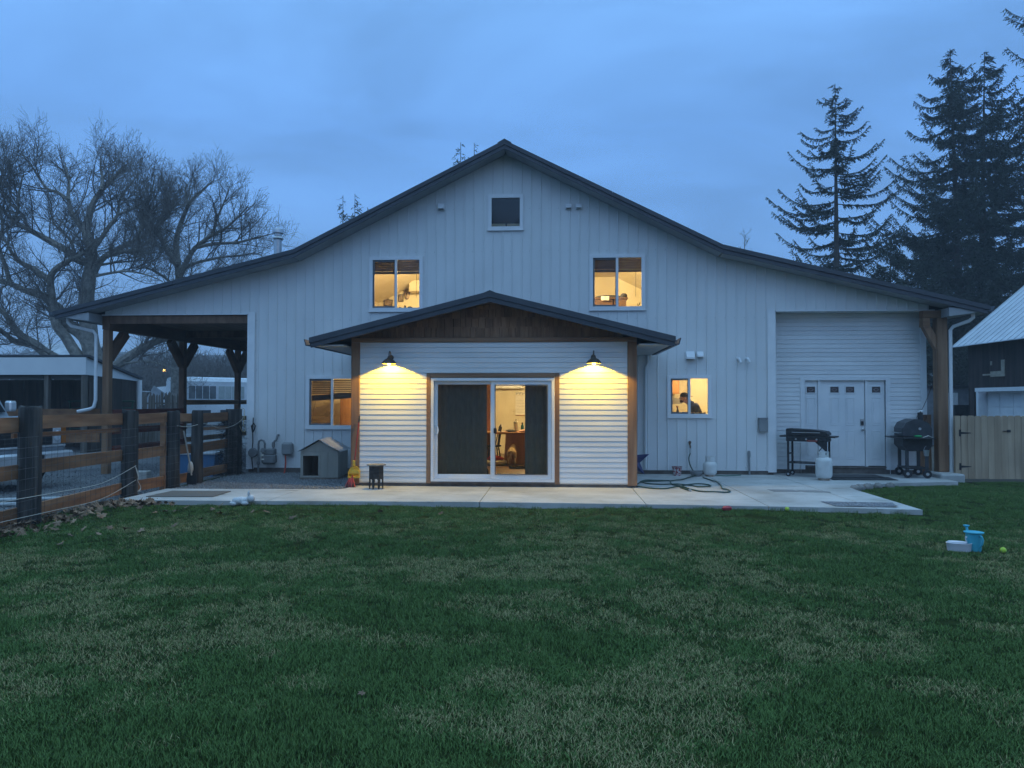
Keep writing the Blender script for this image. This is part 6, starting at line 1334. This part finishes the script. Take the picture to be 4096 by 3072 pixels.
def grass_mat():
    mt = bpy.data.materials.new('grass_blades'); mt.use_nodes = True; t = mt.node_tree; n = t.nodes; l = t.links; b = n['Principled BSDF']; b.inputs['Roughness'].default_value = .75; b.inputs['Specular IOR Level'].default_value = .12
    dry = n.new('ShaderNodeAttribute'); dry.attribute_type = 'INSTANCER'; dry.attribute_name = 'dry'
    rn = n.new('ShaderNodeAttribute'); rn.attribute_name = 'rnd'
    lt = n.new('ShaderNodeMath'); lt.operation = 'LESS_THAN'; l.new(rn.outputs['Fac'], lt.inputs[0]); l.new(dry.outputs['Fac'], lt.inputs[1])
    mu = n.new('ShaderNodeMath'); mu.operation = 'MULTIPLY'; mu.inputs[1].default_value = 7.13; l.new(rn.outputs['Fac'], mu.inputs[0]); fr_ = n.new('ShaderNodeMath'); fr_.operation = 'FRACT'; l.new(mu.outputs[0], fr_.inputs[0])
    g = n.new('ShaderNodeMix'); g.data_type = 'RGBA'; g.inputs['A'].default_value = (.062,.116,.032,1); g.inputs['B'].default_value = (.122,.198,.056,1); l.new(fr_.outputs[0], g.inputs['Factor'])
    s_ = n.new('ShaderNodeMix'); s_.data_type = 'RGBA'; s_.inputs['A'].default_value = (.24,.205,.09,1); s_.inputs['B'].default_value = (.42,.36,.18,1); l.new(fr_.outputs[0], s_.inputs['Factor'])
    m2 = n.new('ShaderNodeMix'); m2.data_type = 'RGBA'; l.new(lt.outputs[0], m2.inputs['Factor']); l.new(g.outputs['Result'], m2.inputs['A']); l.new(s_.outputs['Result'], m2.inputs['B']); l.new(m2.outputs['Result'], b.inputs['Base Color']); return mt
def scatter(name, pts, rots, scl, attrs, meshes, mat, kind='stuff'):
    """one object: a point cloud that carries small meshes on its points"""
    me = bpy.data.meshes.new(name); me.from_pydata([tuple(p) for p in pts], [], [])
    for nm, vals in attrs.items(): a = me.attributes.new(nm, 'FLOAT', 'POINT'); a.data.foreach_set('value', np.asarray(vals, dtype=np.float32))
    a = me.attributes.new('rot', 'FLOAT_VECTOR', 'POINT'); a.data.foreach_set('vector', np.asarray(rots, dtype=np.float32).ravel()); a = me.attributes.new('scl', 'FLOAT_VECTOR', 'POINT'); a.data.foreach_set('vector', np.asarray(scl, dtype=np.float32).ravel())
    o = bpy.data.objects.new(name, me); C.objects.link(o); me.materials.append(mat)
    ng = bpy.data.node_groups.new(name+'_nodes', 'GeometryNodeTree'); ng.interface.new_socket('Geometry', in_out='INPUT', socket_type='NodeSocketGeometry'); ng.interface.new_socket('Geometry', in_out='OUTPUT', socket_type='NodeSocketGeometry')
    n = ng.nodes; l = ng.links; gi = n.new('NodeGroupInput'); go = n.new('NodeGroupOutput'); iop = n.new('GeometryNodeInstanceOnPoints'); gs = n.new('GeometryNodeGeometryToInstance')
    for m_ in meshes:
        if mat.name not in [x.name for x in m_.materials if x]: m_.materials.append(mat)
        oo = bpy.data.objects.new(name+'_source', m_); oi = n.new('GeometryNodeObjectInfo'); oi.inputs['Object'].default_value = oo; oi.inputs['As Instance'].default_value = False; l.new(oi.outputs['Geometry'], gs.inputs[0])
    l.new(gi.outputs[0], iop.inputs['Points']); l.new(gs.outputs[0], iop.inputs['Instance']); iop.inputs['Pick Instance'].default_value = True
    for nm, sock in (('rot','Rotation'),('scl','Scale')):
        at_ = n.new('GeometryNodeInputNamedAttribute'); at_.data_type = 'FLOAT_VECTOR'; at_.inputs['Name'].default_value = nm
        if sock == 'Rotation': e2 = n.new('FunctionNodeEulerToRotation'); l.new(at_.outputs['Attribute'], e2.inputs[0]); l.new(e2.outputs[0], iop.inputs[sock])
        else: l.new(at_.outputs['Attribute'], iop.inputs[sock])
    l.new(iop.outputs[0], go.inputs[0]); md = o.modifiers.new('scatter', 'NODES'); md.node_group = ng
    return tag(o, kind=kind)
rng = np.random.default_rng(5)
def in_pad(x, y, mrg=.0):
    inside = np.zeros(len(x), bool)
    pf_ = np.interp(x, [q[0] for q in PADF], [q[1] for q in PADF])
    inside |= (x > -6.35) & (x < 6.97) & (y > pf_-mrg)
    pr = PADR[1:-2]; yr = np.interp(x, [q[0] for q in pr], [q[1] for q in pr]); inside |= (x >= 6.97) & (x < 9.85) & (y > yr-mrg)
    return inside
xs_, ys_ = [], []
for (ya, yb, dns) in ((-15.2,-12.0,210),(-12.0,-9.0,150),(-9.0,-6.5,105),(-6.5,-.45,75)):
    half = lambda y: (y+17.49)*.78+1.2
    xa, xb = max(-6.5, 1.0-half(yb)), min(15.5, .6+half(yb)); nn = int((xb-xa)*(yb-ya)*dns); xs_.append(rng.uniform(xa,xb,nn)); ys_.append(rng.uniform(ya,yb,nn))
X = np.concatenate(xs_); Yv = np.concatenate(ys_)
# ragged edge along the fence, none on the patio
keep = ~in_pad(X, Yv, -.01) & (X > -6.42+.10*np.sin(Yv*3)) & ~((Yv > -.55) & (X > 9.9)); keep &= (X < 9.9) | (Yv < -.42)
X, Yv = X[keep], Yv[keep]
d1 = fbm(X*.62+3.1, Yv*.9+1.7, 2); d2 = fbm(X*2.4, Yv*2.9, 31); d3 = fbm(X*5, Yv*5, 57, 2)
dryv = np.clip((d1-.49)*2.5+(d2-.5)*2.3+(d3-.5)*1.0+.08, .0, .5)
lush = np.clip((.46-d1)*3+(.5-d2)*1.2, 0, 1)
near_fence = np.clip((-5.6-X)/.8, 0, 1)
dryv = np.clip(dryv*np.clip((-Yv-5.2)/2.2, .22, 1), 0, .72)
hs = (.78+.55*lush+.15*rng.random(len(X)))*(1-.25*dryv)
edge = np.clip(1-(np.interp(X, [q[0] for q in PADF], [q[1] for q in PADF])-Yv)/.12, 0, 1)*(X < 6.95); hs = hs*(1+edge*1.1*(rng.random(len(X)) > .45))
P_ = np.stack([X, Yv, np.array([lawn_z(a, b) for a, b in zip(X, Yv)])-.004], 1)
R_ = np.stack([np.zeros(len(X)), np.zeros(len(X)), rng.uniform(0, 2*pi, len(X))], 1); S_ = np.stack([np.ones(len(X)), np.ones(len(X)), hs], 1)
scatter('grass', P_, R_, S_, {'dry': dryv}, [blade_patch(k, 70, .085, .018, .048, 'grass_patch') for k in range(6)], grass_mat())

# gravel stones
def pebble(seed):
    mb = MB().blob((0,0,0), (.013,.011,.008), 6, 4, .22, random.Random(seed)); return mb.mesh('pebble', None)
stone_m = M('pebbles', (.075,.08,.085), (.27,.28,.285), scale=40, rough=.9, dirt=.2)
n1 = 9000; gx = rng.uniform(-6.35,-2.9,n1); gy = rng.uniform(-3.5,0,n1); ok = ~((gx > -3.05) & (gy > -3.3))|True
n2 = 9000; g2x = -6.7-rng.exponential(2.2, n2); g2y = rng.uniform(-8,3,n2); ok2 = g2x > -14; g2x, g2y = g2x[ok2], g2y[ok2]
GX = np.concatenate([gx, g2x]); GY = np.concatenate([gy, g2y]); GZ_ = np.concatenate([np.full(n1,-.033), np.full(len(g2x),-.092)]); sz = rng.uniform(.6,1.9,len(GX))
scatter('gravel', np.stack([GX,GY,GZ_],1), rng.uniform(0,6,(len(GX),3)), np.stack([sz]*3,1), {'dry': sz}, [pebble(k) for k in range(4)], stone_m)

# fallen leaves
leaf_d = M('dead_leaf', (.13,.075,.042), (.30,.20,.125), scale=6, rough=.85, space='object', rvar=.35)
def leaf_mesh(seed, s_=1.0):
    rg_ = random.Random(seed); o_ = [(0,-.5),(.18,-.30),(.48,-.36),(.34,-.08),(.52,.16),(.22,.16),(.14,.34),(0,.56),(-.14,.34),(-.22,.16),(-.52,.16),(-.34,-.08),(-.48,-.36),(-.18,-.30)]
    mb = MB(); c_ = rg_.uniform(.10,.30); mb.v = [(0,0,.02*s_)]+[(x*s_*.11*rg_.uniform(.85,1.1), y*s_*.11*rg_.uniform(.85,1.1), s_*.11*(c_*(abs(x)**1.3)*rg_.uniform(.6,1.6)+.12*rg_.random())) for x, y in o_]
    mb.f = [(0,1+i,1+(i+1) % len(o_)) for i in range(len(o_))]; mb.v += [(.0,-.055*s_,.006),(.002,-.055*s_,.008),(.01*s_,-.10*s_,.02)]; n0 = 1+len(o_); mb.f.append((n0,n0+1,n0+2)); return mb.mesh('fallen_leaf', leaf_d)
lm = [leaf_mesh(k) for k in range(5)]
n3 = 430; t_ = rng.random(n3); lx_ = np.interp(t_, [0,.45,.75,1], [-6.02,-6.25,-6.38,-5.6])+np.abs(rng.normal(0,.24,n3))*rng.choice([1,-.5],n3); ly_ = np.interp(t_, [0,.45,.75,1], [-10.2,-7.2,-5.35,-5.3])+rng.normal(0,.16,n3); lz_ = np.array([lawn_z(a,b) for a, b in zip(lx_,ly_)])+.012+rng.random(n3)*.05
scatter('leaf_litter', np.stack([lx_,ly_,lz_],1), np.stack([rng.normal(0,.5,n3),rng.normal(0,.5,n3),rng.uniform(0,6,n3)],1), np.stack([rng.uniform(.7,1.35,n3)]*3,1), {'dry': t_}, lm, leaf_d)
LEAF = [(505,2112),(335,2115),(360,2150),(280,2143),(440,2107),(620,2050),(560,2010+22),(850,2036),(885,2022),(880,2050),(565,2122),(802,2073),(750,2030),(1065,2050),(1522,2047),(1762,2055),(1445,2785),(215,2120),(395,2135),(660,2046),(1010,2046),(1170,2075),(705,2045),(245,2180),(190,2128),(700,2100)]
for k, (px, py) in enumerate(LEAF):
    c_ = atz(px, py, -.05)
    if c_.y > pad_front(c_.x)-.05: c_.y = pad_front(c_.x)-.08
    o = bpy.data.objects.new('fallen_leaf', lm[k % 5]); C.objects.link(o); o.location = (c_.x, c_.y, lawn_z(c_.x,c_.y)+.030); o.rotation_euler = (rnd.uniform(-.5,.5), rnd.uniform(-.5,.5), rnd.uniform(0,6)); s_ = rnd.uniform(.7,1.2)*(.5 if py > 2500 else 1); o.scale = (s_,s_,s_)
    tag(o, 'curled brown leaf lying on the grass', 'leaf', 'leaves scattered on the lawn')
# weeds along the slab edge
# ================================================================== AIR
hz_b = B(-1510,-310,-1.3, 1510,2210,72).build('haze', None); hz_b['kind'] = 'stuff'
hm = bpy.data.materials.new('haze_air'); hm.use_nodes = True; n = hm.node_tree.nodes; n.remove(n['Principled BSDF']); pv = n.new('ShaderNodeVolumePrincipled'); pv.inputs['Color'].default_value = (.90,.95,1,1); pv.inputs['Density'].default_value = .0016; pv.inputs['Anisotropy'].default_value = .0
hm.node_tree.links.new(pv.outputs[0], n['Material Output'].inputs['Volume']); hz_b.data.materials.append(hm)
